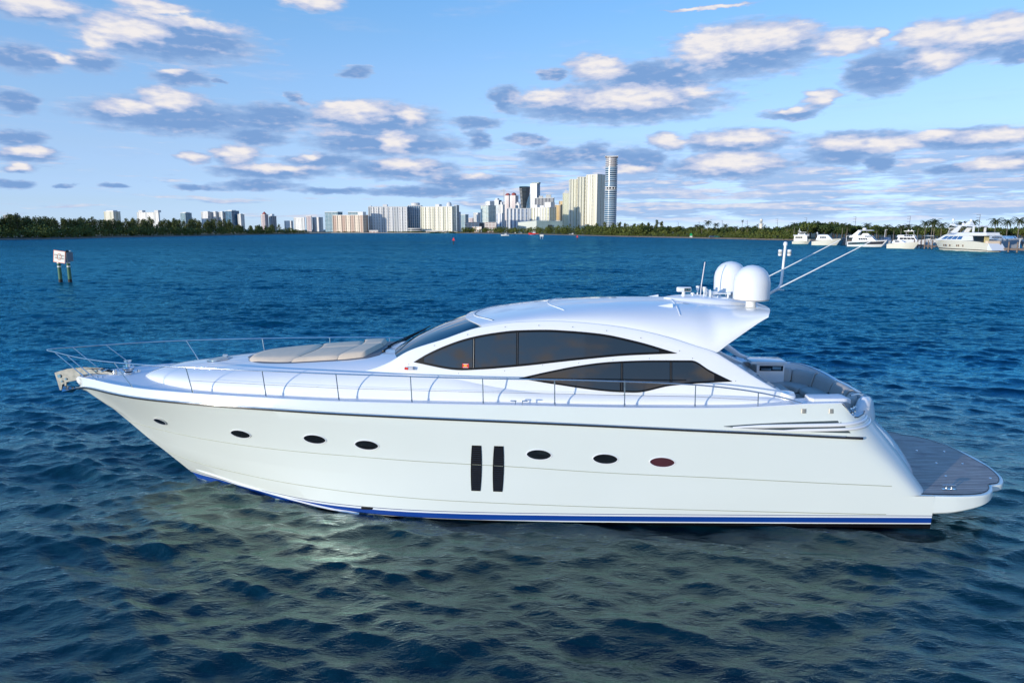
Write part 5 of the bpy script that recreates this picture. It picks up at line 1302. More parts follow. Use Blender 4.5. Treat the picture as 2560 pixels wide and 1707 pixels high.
for i, (u, vt, Ys, lab) in enumerate([(1768, 556, 560, 'lone feathery palm against the sky left of the tall fan palm'), (1789, 561, 570, None), (1754, 560, 575, None), (1740, 563, 580, None), (1812, 563, 560, None), (1838, 564, 540, None), (1867, 563, 540, None), (1966, 562, 470, None), (1984, 556, 450, 'palm over the leftmost moored boat'), (2104, 560, 430, None), (2116, 559, 420, None), (2165, 557, 400, 'palm above the dark hulled yacht'), (2190, 566, 380, None), (2214, 562, 370, None), (2232, 566, 370, None), (2250, 562, 360, None), (2268, 561, 360, None), (2292, 563, 350, None), (2310, 557, 345, None), (2332, 551, 340, 'left one of the close pair of palms over the sport fishing boat'), (2326, 552, 340, 'right one of the close pair of palms over the sport fishing boat'), (2350, 557, 335, None), (2376, 556, 335, None), (2398, 552, 330, None), (2404, 554, 330, None), (2427, 554, 330, None), (2416, 565, 320, None), (2455, 566, 320, None), (2483, 548, 300, 'large palm right behind the stern of the big cream yacht'), (2513, 555, 290, 'middle palm of the three big ones at the right edge'), (2541, 549, 280, 'big palm with a bare pale trunk near the right edge'), (2566, 557, 280, None)]):
    p = at(u, Ys); spots.append((p.x, p.y, (zat(vt, Ys) - .8) / 9.6, lab))
us3 = set(); plant(palms, spots, 'coconut palms behind the marina', us3)
for (u, vt, Ys, lab) in ((1854, 549, 520, 'tall thin fan palm standing alone left of the white lighthouse'), (1891, 560, 540, 'short fan palm just left of the white lighthouse'), (1912, 562, 560, 'short fan palm just right of the white lighthouse')):
    h_ = zat(vt, Ys) - .8; o = palm('fan_palm', lab, h_ * .93, 200 + u, 1.7, True); o.location = at(u, Ys, .8)
# lighthouse
Yk = 640; lh = empty('lighthouse', at(1901, Yk, .9)); h = zat(546, Yk) - .9
b = MB(); b.lathe([(0, 0), (2.1, 0), (1.5, h * .66), (0, h * .66)], n=16); b.build('tower_shaft', mat('lighthouse_paint', (.80, .76, .62), .6), lh, smooth=40)
b = MB(); b.lathe([(1.0, h * .66), (2.2, h * .665), (2.2, h * .71), (1.0, h * .712)], n=16); b.build('gallery', M_roofw, lh)
b = MB(); b.lathe([(0, h * .712), (1.1, h * .712), (1.1, h * .86), (0, h * .86)], n=12); b.build('lantern_room', mat('lantern_glass', (.35, .36, .34), .3), lh)
b = MB(); b.lathe([(1.5, h * .862), (1.2, h * .93), (.5, h * .985), (0, h)], n=16); b.build('dome_cap', mat('lighthouse_paint', (.8, .76, .62)), lh, smooth=50)
tag(lh, 'small white lighthouse with a domed top above the trees', 'lighthouse')
# power pylons
py = None
for i, (u, vt, Ys) in enumerate(((1695, 555, 900), (1747, 553, 860), (1805, 551, 820), (1867, 550, 780), (1942, 547, 700), (2014, 544, 640), (2136, 541, 560), (2271, 540, 500), (2444, 536, 420))):
    h = zat(vt, Ys) - .9
    root = empty('power_pylon', at(u, Ys, .9)); b = MB(); b.tube([(0, 0, 0), (0, 0, h)], [.26, .16], 6); b.build('pole', mat('pylon_grey', (.20, .21, .23), .6), root)
    for f in (.98, .86, .74):
        b = MB(); b.box(-2.2, 0, -.09, .09, h * f - .1, h * f + .1); b.build('cross_arm', mat('pylon_grey', (.2, .2, .2)), root)
    tag(root, ['first pylon from the left, faint above the right shore trees', 'second pylon from the left, left of the tall fan palm', 'third pylon from the left', 'pylon between the fan palm and the lighthouse', 'pylon right of the white lighthouse', 'pylon above the leftmost moored boat', 'pylon above the dark hulled yacht', 'pylon above the low cream cruiser', 'pylon above the big cream yacht, rightmost one'][i], 'pylon', 'power pylons along the right shore')
# ------------------------------------------------------------------ moored boats
M_hw = mat('cream_boat_hull', (.78, .75, .62), .25, coat=.4, var=.03); M_ww = mat('white_boat_paint', (.80, .80, .78), .25, coat=.4, var=.02); M_nv = mat('charcoal_boat_hull', (.045, .05, .065), .2, coat=.5, var=.05)
M_bg = mat('boat_window', (.015, .02, .03), .08, var=0); M_bb = mat('blue_boat_window', (.03, .12, .30), .08, var=0, coat=.5); M_wd = mat('weathered_wood', (.24, .18, .14), .85, var=.3)
def boat(name, label, cat, ub, Yb, us_, Ys, half, sheer, decks=(), hullm=None, bands=(), extras=None, rake=.16):
    """hull from bow (ub,Yb) to stern (us_,Ys); decks are tapered rounded boxes (x0,x1,top x0,top x1,z0,z1,half,material,glass z0,z1)"""
    A_, B_ = at(ub, Yb), at(us_, Ys); d = B_ - A_; L = d.length; rz = atan2(d.y, d.x)
    root = empty(name, (A_.x, A_.y, 0), rz); tag(root, label, cat)
    hb = lambda f: half * (1 - (1 - min(1, f / .55)) ** 2.1) * (1 - .10 * max(0, (f - .7) / .3))
    sh = T_(sheer); b = MB(); P = []; zs = [-.3, .1, .45, .8, 1.0]
    def pt(f, j, s_):
        zt = sh(f); z = -.35 + (zt + .35) * j / 5; x0 = rake * L * (1 - j / 5) ** 1.2
        x = x0 + (L - x0) * f; return (x, s_ * hb(f) * (.80 + .20 * j / 5) if f > 0 else 0, z)
    for j in range(6): P.append([pt(i / 20, j, -1) for i in range(21)] + [pt(i / 20, j, 1) for i in range(20, -1, -1)])
    b.grid(P, closeu=True); top = P[-1]; b.add(top, [tuple(range(len(top)))])
    ho = b.build('hull', hullm or M_ww, root, smooth=40)
    b = MB(); b.grid([[pt(i / 20, 1.0, -1) for i in range(21)] + [pt(1, 1.0, 1)], [pt(i / 20, 1.35, -1) for i in range(21)] + [pt(1, 1.35, 1)]])
    for q in range(len(b.v)): x, y, z = b.v[q]; b.v[q] = (x, y * 1.01 - .01, z)
    b.build('boot_stripe', M_anti, root)
    for (j0, j1, f0, f1, mm, nm) in bands:
        b = MB()
        for s_ in (-1, 1):
            R = [[pt(f0 + (f1 - f0) * i / 24, j0 + (j1 - j0) * k_ / 3, s_) for i in range(25)] for k_ in range(4)]
            R = [[(x, y + s_ * .09, z) for x, y, z in r] for r in R]; b.grid(R, flip=s_ > 0)
        b.build(nm, mm, root, smooth=40)
    def rbx(x0, x1, t0, t1, z0, z1, hw, k=.88, g=0.):
        def ring(a, c, h_, z): 
            n = 5; pts = []
            e = min(.35 * (c - a), h_ * .9)
            for i in range(n + 1): th = pi / 2 * i / n; pts.append((a + e * (1 - sin(th)) - g, -(h_ * (1 - .5 * (1 - sin(th)) ** 1.5 * 1.0)) * (.35 + .65 * sin(th)) - g, z))
            pts += [(c + g, -h_ - g, z)]
            return pts + [(x, -y, z_) for x, y, z_ in pts[::-1]]
        return ring(x0 * L, x1 * L, hw, z0), ring(t0 * L, t1 * L, hw * k, z1)
    for dk in decks:
        x0, x1, t0, t1, z0, z1, hw, mm = dk[:8]
        b = MB(); b.frustum(*rbx(x0, x1, t0, t1, z0, z1, hw)); do = b.build('deckhouse', mm, root, smooth=35)
        if len(dk) > 8 and dk[8]:
            g0, g1, wx0, wx1, gm = dk[8]
            l0 = lambda f, a, c: a + (c - a) * f
            def sub(f): return (l0(f, x0, t0), l0(f, x1, t1), l0(f, z0, z1), hw * (1 - .12 * f))
            a0, a1, az_, ah = sub(g0); c0, c1, cz_, ch = sub(g1)
            R0, R1 = rbx(a0, a1, c0, c1, az_, cz_, ah, ch / ah, .03)
            # keep the stretch of the ring between wx0 and wx1
            b = MB(); n = len(R0)
            for i in range(n - 1):
                f_ = ((R0[i][0] + R0[i + 1][0]) / 2 / L - a0) / (a1 - a0)
                m0, m1 = R0[i], R0[i + 1]
                if abs(m0[0] - m1[0]) > .35 * L * (a1 - a0):
                    lo_, hi_ = sorted((m0[0], m1[0])); 
                    for q in range(4):
                        s0 = wx0 + (wx1 - wx0) * q / 4 + .01; s1 = wx0 + (wx1 - wx0) * (q + 1) / 4 - .01
                        tt = [(l0(s0, a0, a1) * L - m0[0]) / (m1[0] - m0[0]), (l0(s1, a0, a1) * L - m0[0]) / (m1[0] - m0[0])]
                        V = lambda P0, P1, t__: tuple(P0[e] + (P1[e] - P0[e]) * max(0, min(1, t__)) for e in range(3))
                        b.add([V(m0, m1, tt[0]), V(m0, m1, tt[1]), V(R1[i], R1[i + 1], tt[1]), V(R1[i], R1[i + 1], tt[0])], [(0, 1, 2, 3)])
                elif f_ < .5: b.add([m0, m1, R1[i + 1], R1[i]], [(0, 1, 2, 3)])
            b.build('windows', gm, do)
    if extras: extras(root, L)
    return root, L
def add(root, nm, m, fn, sm=40): b = MB(); fn(b); return b.build(nm, m, root, smooth=sm)
def rails_(root, L, pts):
    b = MB(); b.tube(pts, .04, 5); b.build('hand_rail', M_steel, root)
# 1 trawler
def ex1(r, L):
    add(r, 'flybridge_rail', M_ww, lambda b: b.tube([(L * .12, -1.2, 4.6), (L * .62, -1.2, 4.7)], .06, 5))
    add(r, 'bimini_top', M_ww, lambda b: b.box(L * .25, L * .72, -1.1, 1.1, 5.45, 5.6)); add(r, 'mast', M_ww, lambda b: (b.tube([(L * .62, 0, 4.4), (L * .66, 0, 7.4)], .07, 6), b.box(L * .60, L * .72, -.4, .4, 6.2, 6.4)))
    add(r, 'radar', M_ww, lambda b: b.lathe([(0, 0), (.35, 0), (.3, .25), (0, .3)], (L * .58, 0, 5.62), 12)); add(r, 'whip_antenna', M_steel, lambda b: b.tube([(L * .2, .8, 4.4), (L * .16, .8, 9.)], .03, 5))
    for x in (.42, .86): add(r, 'life_ring', M_red, lambda b: b.lathe([(.18, -.05), (.32, -.05), (.32, .05), (.18, .05)], (L * x, -1.82, 2.2), 12, axis='y'))
boat('trawler', 'small cream trawler with a boxy cabin, leftmost boat of the marina', 'boat', 2026, 330, 1981, 334, 1.9, [(0, 2.3), (.3, 1.8), (.6, 1.3), (1, 1.15)], [(.16, .92, .20, .90, 1.3, 3.9, 1.7, M_hw, (.52, .82, .35, .9, M_bg)), (.10, .96, .12, .95, 3.9, 4.25, 1.85, M_ww), (.28, .72, .36, .70, 4.25, 5.0, 1.1, M_ww, (.4, .9, .1, .8, M_bg))], M_hw, (), ex1)
def ex2(r, L):
    add(r, 'radar_arch', M_ww, lambda b: (b.tube([(L * .80, -1.3, 3.6), (L * .84, -1.0, 5.2), (L * .84, 1.0, 5.2), (L * .80, 1.3, 3.6)], .09, 6))); add(r, 'radar', M_ww, lambda b: b.lathe([(0, 0), (.3, 0), (.3, .3), (0, .4)], (L * .84, 0, 5.25), 12))
    add(r, 'hull_window', M_bg, lambda b: b.box(L * .50, L * .76, -2.22, -2.05, 1.15, 1.45)); add(r, 'hull_window', M_bg, lambda b: b.box(L * .40, L * .445, -2.18, -1.95, 1.15, 1.6)); rails_(r, L, [(0, 0, 3.4), (L * .15, -1.2, 3.3), (L * .4, -1.9, 3.0)])
boat('sport_cruiser', 'cream sport cruiser with an arched side window, second boat from the left', 'boat', 2101, 303, 2030, 309, 2.15, [(0, 2.95), (.3, 2.65), (.7, 2.1), (1, 1.5)], [(.26, .86, .42, .80, 2.2, 4.15, 1.75, M_ww, (.40, .80, .30, .78, M_bg)), (.42, .80, .48, .76, 4.15, 4.55, 1.5, M_ww)], M_hw, (), ex2)
def ex3(r, L):
    add(r, 'hardtop', M_ww, lambda b: b.frustum([(L * .36, -1.6, 6.35), (L * .76, -1.6, 6.35), (L * .76, 1.6, 6.35), (L * .36, 1.6, 6.35)], [(L * .40, -1.4, 6.6), (L * .74, -1.4, 6.6), (L * .74, 1.4, 6.6), (L * .40, 1.4, 6.6)]))
    for y in (-1.45, 1.45): add(r, 'arch_leg', M_ww, lambda b: b.frustum([(L * .76, y - .12, 4.4), (L * .90, y - .12, 4.4), (L * .90, y + .12, 4.4), (L * .76, y + .12, 4.4)], [(L * .68, y - .12, 6.4), (L * .74, y - .12, 6.4), (L * .74, y + .12, 6.4), (L * .68, y + .12, 6.4)]))
    for x, y in ((.64, -.9), (.58, 0), (.58, .9)): add(r, 'radome', M_dome, lambda b: b.lathe([(0, 0), (.4, 0), (.46, .3), (.38, .62), (.2, .78), (0, .82)], (L * x, y, 6.7), 14), 60)
    rails_(r, L, [(0, 0, 3.3), (L * .15, -1.5, 3.2), (L * .45, -2.3, 3.0)])
boat('flybridge_yacht', 'flybridge yacht with a charcoal hull and two round white radomes, third from the left', 'yacht', 2217, 274, 2120, 283, 2.4, [(0, 2.75), (.3, 2.45), (.7, 2.2), (1, 1.9)], [(.24, .88, .36, .86, 2.2, 3.6, 2.05, M_ww, (.35, .85, .30, .72, M_bg)), (.34, .96, .42, .95, 3.6, 4.5, 1.9, M_ww, (.25, .8, .02, .3, M_bg)), (.44, .66, .50, .62, 4.5, 5.3, 1.1, M_ww)], M_ww, ((2.3, 4.2, .04, .97, M_nv, 'dark_topsides'),), ex3)
def ex4(r, L):
    add(r, 'hull_window', M_bg, lambda b: b.box(L * .62, L * .72, -1.95, -1.85, 1.6, 1.75)); rails_(r, L, [(0, 0, 2.9), (L * .2, -1.2, 2.8), (L * .5, -1.8, 2.6)])
boat('cruiser', 'low cream cruiser in front of the white flybridge boat', 'boat', 2296, 249, 2219, 256, 1.9, [(0, 2.35), (.3, 2.15), (.7, 1.9), (1, 1.5)], [(.38, .84, .56, .80, 1.9, 2.95, 1.5, M_ww, (.3, .85, .35, .8, M_bg))], M_hw, (), ex4)
def ex4b(r, L):
    add(r, 'hardtop', M_ww, lambda b: b.box(L * .40, L * .72, -1.6, 1.6, 6.1, 6.25))
    for x in (.44, .68): add(r, 'arch_leg', M_ww, lambda b: b.tube([(L * x, -1.5, 4.7), (L * x + .2, -1.4, 6.15)], .07, 5))
    for x in (.5, .6): add(r, 'radar', M_dome, lambda b: b.lathe([(0, 0), (.3, 0), (.3, .35), (0, .45)], (L * x, 0, 6.3), 12))
boat('flybridge_yacht', 'white flybridge yacht with a dark window band, behind the low cream cruiser', 'yacht', 2316, 266, 2236, 273, 2.3, [(0, 3.1), (.4, 2.6), (1, 2.0)], [(.26, .9, .38, .88, 2.5, 3.9, 2.0, M_ww, (.3, .85, .05, .9, M_bg)), (.34, .92, .40, .90, 3.9, 4.7, 1.9, M_ww, (.3, .9, .1, .6, M_bg))], M_ww, (), ex4b)
# 5 big cream yacht seen from its port quarter
def ex5(r, L):
    add(r, 'flybridge_hardtop', M_ww, lambda b: b.frustum([(L * .38, -2.2, 8.0), (L * .80, -2.2, 7.7), (L * .80, 2.2, 7.7), (L * .38, 2.2, 8.0)], [(L * .40, -2.1, 8.25), (L * .80, -2.1, 7.95), (L * .80, 2.1, 7.95), (L * .40, 2.1, 8.25)]))
    for y in (-2.1, 2.1):
        add(r, 'arch_leg', M_ww, lambda b: b.frustum([(L * .36, y - .15, 5.9), (L * .48, y - .15, 5.9), (L * .48, y + .15, 5.9), (L * .36, y + .15, 5.9)], [(L * .50, y - .15, 8.05), (L * .55, y - .15, 8.05), (L * .55, y + .15, 8.05), (L * .50, y + .15, 8.05)]))
        add(r, 'arch_leg', M_ww, lambda b: b.box(L * .72, L * .75, y - .1, y + .1, 5.8, 7.85))
    add(r, 'radar_mast', M_ww, lambda b: b.frustum([(L * .5, -.8, 8.2), (L * .62, -.8, 8.2), (L * .62, .8, 8.2), (L * .5, .8, 8.2)], [(L * .56, -.3, 9.4), (L * .6, -.3, 9.4), (L * .6, .3, 9.4), (L * .56, .3, 9.4)]))
    for x, y, z in ((.52, -1.1, 8.2), (.52, 1.1, 8.2), (.59, 0, 9.4)): add(r, 'radome', M_dome, lambda b: b.lathe([(0, 0), (.4, 0), (.48, .3), (.4, .65), (0, .85)], (L * x, y, z), 14), 60)
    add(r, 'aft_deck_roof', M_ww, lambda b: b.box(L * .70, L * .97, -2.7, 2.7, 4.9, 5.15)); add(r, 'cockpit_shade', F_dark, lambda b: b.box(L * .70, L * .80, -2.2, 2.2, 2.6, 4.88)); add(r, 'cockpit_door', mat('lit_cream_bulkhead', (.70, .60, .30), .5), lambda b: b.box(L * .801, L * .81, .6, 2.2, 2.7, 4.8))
    add(r, 'transom_lounge', M_fabric, lambda b: b.box(L * .94, L * .985, -2.2, 2.0, 2.5, 3.3)); add(r, 'stern_steps', M_ww, lambda b: b.frustum([(L * 1.0, -2.6, .4), (L * 1.07, -2.5, .4), (L * 1.07, 2.5, .4), (L * 1.0, 2.6, .4)], [(L * .985, -2.5, 2.5), (L * 1.0, -2.4, 2.5), (L * 1.0, 2.4, 2.5), (L * .985, 2.5, 2.5)]))
    for x in (.30, .33, .40, .52, .55, .62): add(r, 'port_light', mat('brown_port_light', (.22, .14, .09), .3), lambda b: b.box(L * x, L * x + .22, -2.95, -2.72, 1.35, 2.0))
    rails_(r, L, [(L * .72, -2.6, 6.0), (L * .97, -2.6, 6.0), (L * .97, 2.6, 6.0)])
boat('motor_yacht', 'largest marina boat, three decked cream motor yacht with blue oval windows', 'yacht', 2334, 238, 2486, 213.5, 2.95, [(0, 3.75), (.2, 3.55), (.6, 3.3), (.8, 3.1), (.95, 2.7), (1, 2.4)], [(.14, .76, .26, .74, 3.3, 4.85, 2.55, M_ww, (.22, .86, .10, .70, M_bb)), (.26, .96, .40, .95, 4.85, 5.85, 2.5, M_ww, (.25, .85, .02, .22, M_bb))], M_hw, (), ex5, .12)
# 6 sport fisher with tuna tower, and white boats behind
def ex6(r, L):
    for x, y in ((.45, -1.2), (.75, -1.2), (.45, 1.2), (.75, 1.2)): add(r, 'tower_leg', M_ww, lambda b: b.tube([(L * x, y, 3.2), (L * (.6 + (x - .6) * .45), y * .5, 7.2)], .09, 5))
    add(r, 'tower_platform', M_ww, lambda b: b.box(L * .48, L * .72, -.8, .8, 7.2, 7.4)); add(r, 'tower_top', M_ww, lambda b: b.frustum([(L * .50, -.8, 8.5), (L * .72, -.8, 8.5), (L * .72, .8, 8.5), (L * .5, .8, 8.5)], [(L * .54, -.5, 9.0), (L * .68, -.5, 9.0), (L * .68, .5, 9.0), (L * .54, .5, 9.0)]))
    for y in (-.7, .7): add(r, 'tower_post', M_steel, lambda b: b.tube([(L * .6, y, 7.4), (L * .6, y, 8.5)], .04, 5))
    for y, t_ in ((-1.4, -4), (1.4, 4)): add(r, 'outrigger', M_steel, lambda b: b.tube([(L * .5, y, 3.4), (L * .8, y + t_, 9.8)], .04, 5))
    add(r, 'radome', M_dome, lambda b: b.lathe([(0, 0), (.5, 0), (.55, .4), (.4, .8), (0, .95)], (L * .6, 0, 10.2), 12), 60); add(r, 'radome_post', M_ww, lambda b: b.tube([(L * .6, 0, 9.0), (L * .6, 0, 10.25)], .06, 5))
boat('sport_fisher', 'white sport fishing boat with a tall spotting tower behind the big cream yacht', 'boat', 2330, 276, 2408, 268, 2.1, [(0, 2.9), (.4, 2.2), (1, 1.3)], [(.28, .72, .40, .70, 2.2, 4.0, 1.7, M_ww, (.3, .8, .1, .8, M_bg)), (.42, .68, .45, .66, 4.0, 4.8, 1.3, M_ww)], M_ww, (), ex6)
boat('center_console_boat', 'small white open boat left of the wooden pilings', 'boat', 2333, 262, 2304, 290, 1.5, [(0, 2.2), (.5, 1.6), (1, 1.3)], [(.4, .62, .44, .60, 1.5, 3.2, .8, M_ww, (.4, .9, .1, .9, M_bg))], M_ww, (), lambda r, L: (add(r, 't_top', M_ww, lambda b: b.box(L * .3, L * .7, -1.1, 1.1, 4.3, 4.42)), add(r, 'top_frame', M_steel, lambda b: (b.tube([(L * .35, -1, 1.6), (L * .35, -1, 4.3)], .05, 5), b.tube([(L * .65, -1, 1.6), (L * .65, -1, 4.3)], .05, 5)))))
boat('motor_yacht', 'white yacht with a grey hull half hidden behind the stern of the big cream yacht', 'yacht', 2552, 228, 2478, 262, 2.5, [(0, 4.0), (.4, 3.4), (1, 2.4)], [(.28, .9, .42, .88, 3.2, 4.5, 2.1, M_ww, (.3, .85, .1, .8, M_bg))], mat('light_grey_hull', (.40, .43, .46), .25), (), None)
boat('motor_yacht', 'white and dark glazed boat cut by the right edge of the photo', 'yacht', 2546, 236, 2640, 222, 2.3, [(0, 3.4), (.4, 3.0), (1, 2.2)], [(.2, .9, .32, .88, 2.8, 4.3, 2.0, M_ww, (.2, .85, .05, .9, M_bg))], M_ww, (), None)
boat('runabout', 'small dark covered boat between the sport cruiser and the charcoal yacht', 'boat', 2116, 300, 2100, 318, 1.2, [(0, 2.4), (.5, 2.1), (1, 1.8)], [(.3, .9, .36, .86, 2.0, 3.2, 1.0, M_nv)], M_nv, (), None)
boat('runabout', 'small blue covered boat right of the charcoal yacht', 'boat', 2226, 272, 2205, 300, 1.5, [(0, 2.5), (.5, 2.1), (1, 1.8)], [(.3, .9, .4, .84, 2.0, 3.6, 1.2, mat('blue_canvas', (.12, .18, .28), .7), (.5, .9, .1, .8, M_bg))], M_ww, (), None)
# docks and pilings
def dock(label, ua, Ya, ub_, Yb):
    A_, B_ = at(ua, Ya), at(ub_, Yb); d = B_ - A_; L = d.length; root = empty('dock', (A_.x, A_.y, 0), atan2(d.y, d.x)); tag(root, label, 'dock')
    b = MB(); b.box(0, L, -1, 1, 1.0, 1.22); b.build('deck_boards', M_wd, root)
    b = MB(); b.box(0, L, -1.12, -1.02, .6, 1.0); b.build('fascia_beam', M_wd, root)
    x = .3
    while x < L:
        b = MB(); b.lathe([(0, -1), (.22, -1), (.2, 3.1), (0, 3.2)], (x, -1.4, 0), 10); b.build('piling', M_wd, root); x += 3.4
    return root
dock('wooden dock with pilings between the low cream cruiser and the big cream yacht', 2294, 262, 2346, 243); dock('wooden dock at the right edge of the photo', 2508, 214, 2600, 200); dock('short dock beside the sport cruiser', 2096, 322, 2126, 314)
for i, (u, vt, Ys, lab) in enumerate(((2115, 590, 300, 'white lamp post beside the dark covered boat'), (2547, 597, 225, 'white lamp post near the right edge'), (2210, 575, 300, 'white post behind the charcoal yacht'), (2327, 600, 250, 'white pole between the two wooden docks'))):
    root = empty('lamp_post', at(u, Ys, .2)); h = zat(vt, Ys) - .2; b = MB(); b.tube([(0, 0, 0), (0, 0, h)], .11, 6); b.build('post', M_ww, root); b = MB(); b.box(-.1, .9, -.15, .15, h + .01, h + .16); b.build('lamp_head', M_ww, root); tag(root, lab, 'lamp post', 'lamp posts of the marina')
# ------------------------------------------------------------------ channel signs and small craft
M_sgn = mat('sign_white', (.80, .78, .70), .5, var=.03); M_org = mat('sign_orange', (.75, .16, .04), .5, var=0); M_grn = mat('pile_green_paint', (.06, .17, .09), .6, var=.25, vscale=4); M_ltr = mat('sign_lettering', (.13, .12, .11), .6, var=0)
def text(s, size, m, parent, loc, rot, name='lettering'):
    cu = bpy.data.curves.new(name, 'FONT'); cu.body = s; cu.size = size; cu.align_x = 'CENTER'; cu.align_y = 'CENTER'; cu.extrude = .006
    to = bpy.data.objects.new('tmp', cu); COL.objects.link(to); bpy.context.view_layer.update()
    me = bpy.data.meshes.new_from_object(to); me.materials.clear(); bpy.data.objects.remove(to)
    o = link(name, me, m, parent); o.location = loc; o.rotation_euler = rot; return o
def channel_sign():
    A_ = at(152, 90.0); root = empty('waterway_sign', (A_.x, A_.y, 0), radians(4)); tag(root, 'white and orange speed sign on two green piles standing in the water', 'sign')
    H_ = zat(653, 90)
    for i, x in enumerate((0, 1.02)):
        b = MB(); b.lathe([(0, -1.5), (.225, -1.5), (.205, 3.9), (.0, 3.9)], (x, .3 * i, 0), 16); pl_ = b.build('pile', M_grn, root, smooth=50)
        for z0, z1 in ((2.42, 2.60), (1.93, 2.10)):
            b = MB(); b.lathe([(.214, z0), (.216, z0), (.216, z1), (.214, z1)], (x, .3 * i, 0), 16); b.build('white_band', M_sgn, pl_, smooth=50)
        b = MB(); b.lathe([(0, -1), (.236, -1), (.232, .35), (.0, .35)], (x, .3 * i, 0), 14); b.build('waterline_growth', M_anti, pl_)
        b = MB(); b.lathe([(.22, 3.9), (.20, 3.98), (.06, 4.16), (0, 4.18)], (x, .3 * i, 0), 12); b.build('pile_cap', M_black, pl_)
    zc = 3.30; w = .80; h = .78; bd = empty('sign_board', (.34, -.34, zc), 0, root); bd.rotation_euler = (0, radians(8), radians(-8))
    b = MB(); b.box(-w, w, .0, .03, -h, h); b.build('board_edge', M_org, bd)
    b = MB(); b.box(-w + .06, w - .06, -.012, -.002, -h + .06, h - .06); b.build('board_face', M_sgn, bd)
    b = MB(); b.tube([(.27 * cos(2 * pi * i / 28), -.02, .40 * sin(2 * pi * i / 28)) for i in range(28)], .034, 6, closed=True); b.build('ring_symbol', M_org, bd)
    text('IDLE SPEED', .27, M_ltr, bd, (0, -.022, .17), (pi / 2, 0, 0)); text('NO WAKE', .27, M_ltr, bd, (.04, -.022, -.20), (pi / 2, 0, 0))
    b = MB(); b.box(1.27, 1.31, -.4, 1.05, 2.65, 3.85); b.build('side_board', mat('sign_back_grey', (.14, .17, .19), .5), root)
    b = MB(); b.lathe([(0, 0), (.10, .03), (.14, .10), (.05, .16), (0, .17)], (1.35, .4, 3.92), 10); b.build('marker_light', M_sgn, root)
channel_sign()
def beacon(name, label, u, Y, vtop, m, shape, second=None):
    root = empty(name, at(u, Y, 0)); h = zat(vtop, Y); tag(root, label, 'channel marker')
    b = MB(); b.lathe([(0, -1.5), (.2, -1.5), (.18, h * .8), (0, h * .8)], n=10); b.build('pile', mat('dark_pile', (.03, .03, .03), .8), root)
    b = MB(); s = h * .22
    if shape == 'tri': b.frustum([(-s, -.2, h * .55), (s, -.2, h * .55), (s, .2, h * .55), (-s, .2, h * .55)], [(-.1, -.2, h * .92), (.1, -.2, h * .92), (.1, .2, h * .92), (-.1, .2, h * .92)])
    else: b.box(-s * .8, s * .8, -.25, -.21, h * .55, h * .85)
    b.build('day_board', m, root)
    b = MB(); b.lathe([(0, h * .93), (.2, h * .93), (.2, h), (0, h)], n=8); b.build('lantern', m, root)
    if second: b = MB(); b.box(-s * .9, s * .9, -.25, -.21, h * .30, h * .52); b.build('lower_board', second, root)
    return root
M_rb = mat('beacon_red', (.80, .04, .05), .5)
beacon('channel_beacon', 'red triangular channel marker on a dark pile below the cream slab', 1134, 327, 594, M_rb, 'tri')
beacon('channel_beacon', 'small red channel marker near the right shore mangroves', 1443, 445, 588, M_rb, 'tri')
beacon('channel_beacon', 'green channel marker with a white board off the right shore', 1727, 480, 582, mat('beacon_green', (.0, .42, .12), .5), 'sq', M_sgn)
beacon('channel_beacon', 'tiny pale marker post in front of the far mangroves', 1288, 900, 580, M_sgn, 'sq')
rt2 = empty('regulatory_sign', at(1354, 500, 0)); tag(rt2, 'small white board on two piles in the water right of centre', 'sign')
for x in (-.8, .8): b = MB(); b.lathe([(0, -1), (.16, -1), (.16, 1.8), (0, 1.8)], (x, 0, 0), 8); b.build('pile', mat('pale_pile', (.45, .45, .44), .8), rt2)
b = MB(); b.box(-1.3, 1.3, -.3, -.2, 1.8, 3.2); b.build('sign_board', M_sgn, rt2)
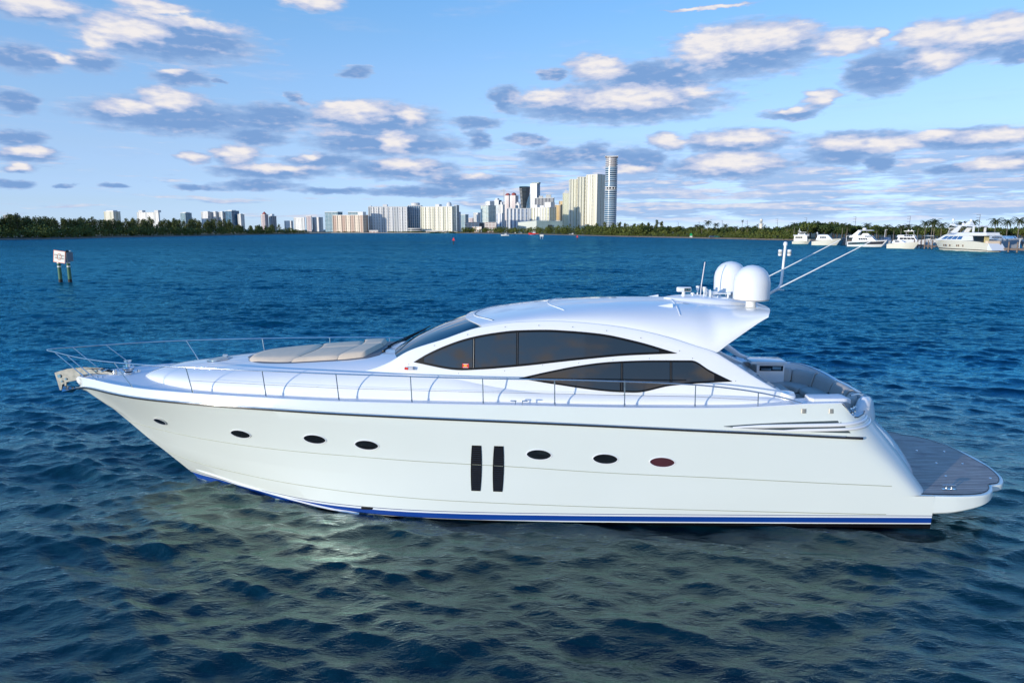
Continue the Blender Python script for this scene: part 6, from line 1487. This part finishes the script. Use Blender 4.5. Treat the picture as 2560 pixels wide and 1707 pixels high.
def small_boat(label, u, Y, L, rz, hm, tm):
    root = empty('motorboat', at(u, Y, 0), rz); tag(root, label, 'boat')
    b = MB(); P = []
    for i in range(9):
        f = i / 8; w = L * .17 * (1 - (1 - min(1, f * 1.8)) ** 2); z = L * (.16 - .05 * f); P.append([(L * (f - .5), -w, z), (L * (f - .5) + L * .06 * (1 - f), -w * .6, -.2), (L * (f - .5) + L * .06 * (1 - f), w * .6, -.2), (L * (f - .5), w, z)])
    b.grid(P, closeu=True, caps=True); b.build('hull', hm, root, smooth=40)
    b = MB(); b.frustum([(-L * .1, -L * .1, L * .11), (L * .22, -L * .1, L * .11), (L * .22, L * .1, L * .11), (-L * .1, L * .1, L * .11)], [(0, -L * .08, L * .24), (L * .2, -L * .08, L * .24), (L * .2, L * .08, L * .24), (0, L * .08, L * .24)]); b.build('cabin', tm, root)
    b = MB(); b.box(-L * .02, L * .24, -L * .11, L * .11, L * .32, L * .345); b.build('canopy', tm, root)
    for x in (0, .2): b = MB(); b.tube([(L * x, 0, L * .2), (L * x, 0, L * .33)], .05, 5); b.build('canopy_post', M_steel, root)
small_boat('white motorboat under way in front of the skyline', 1262, 760, 9, radians(8), M_ww, M_ww)
small_boat('red speedboat by the far mangroves', 1333, 960, 14, radians(5), M_rb, M_ww)
small_boat('tiny white boat near the far mangroves, right of the white motorboat', 1302, 1100, 7, 0, M_ww, M_ww)
small_boat('tiny white boat moored below the cream towers', 1430, 860, 8, 0, M_ww, M_ww)
# parked cars on the right shore
for i, (u, lab, c) in enumerate(((1780, 'dark blue car parked among the shore trees', (.05, .10, .2)), (1791, 'green car parked among the shore trees', (.03, .22, .16)), (1825, 'silver car parked among the shore trees', (.5, .5, .5)))):
    Ys = 520; root = empty('parked_car', at(u, Ys, .95), radians(4)); tag(root, lab, 'car', 'cars parked along the right shore')
    m_ = mat('car_paint_' + ('blue', 'green', 'silver')[i], c, .25, coat=.6); b = MB(); b.frustum([(-2.2, -.9, .3), (2.2, -.9, .3), (2.2, .9, .3), (-2.2, .9, .3)], [(-2.1, -.85, .9), (2.1, -.85, .9), (2.1, .85, .9), (-2.1, .85, .9)]); b.build('body', m_, root)
    b = MB(); b.frustum([(-1.5, -.8, .9), (1.2, -.8, .9), (1.2, .8, .9), (-1.5, .8, .9)], [(-1.0, -.65, 1.45), (.6, -.65, 1.45), (.6, .65, 1.45), (-1.0, .65, 1.45)]); b.build('cabin', M_bg, root)
    for x in (-1.4, 1.4): b = MB(); b.lathe([(0, -.95), (.34, -.95), (.34, .95), (0, .95)], (x, 0, .34), 14, axis='y'); b.build('wheel', M_black, root)
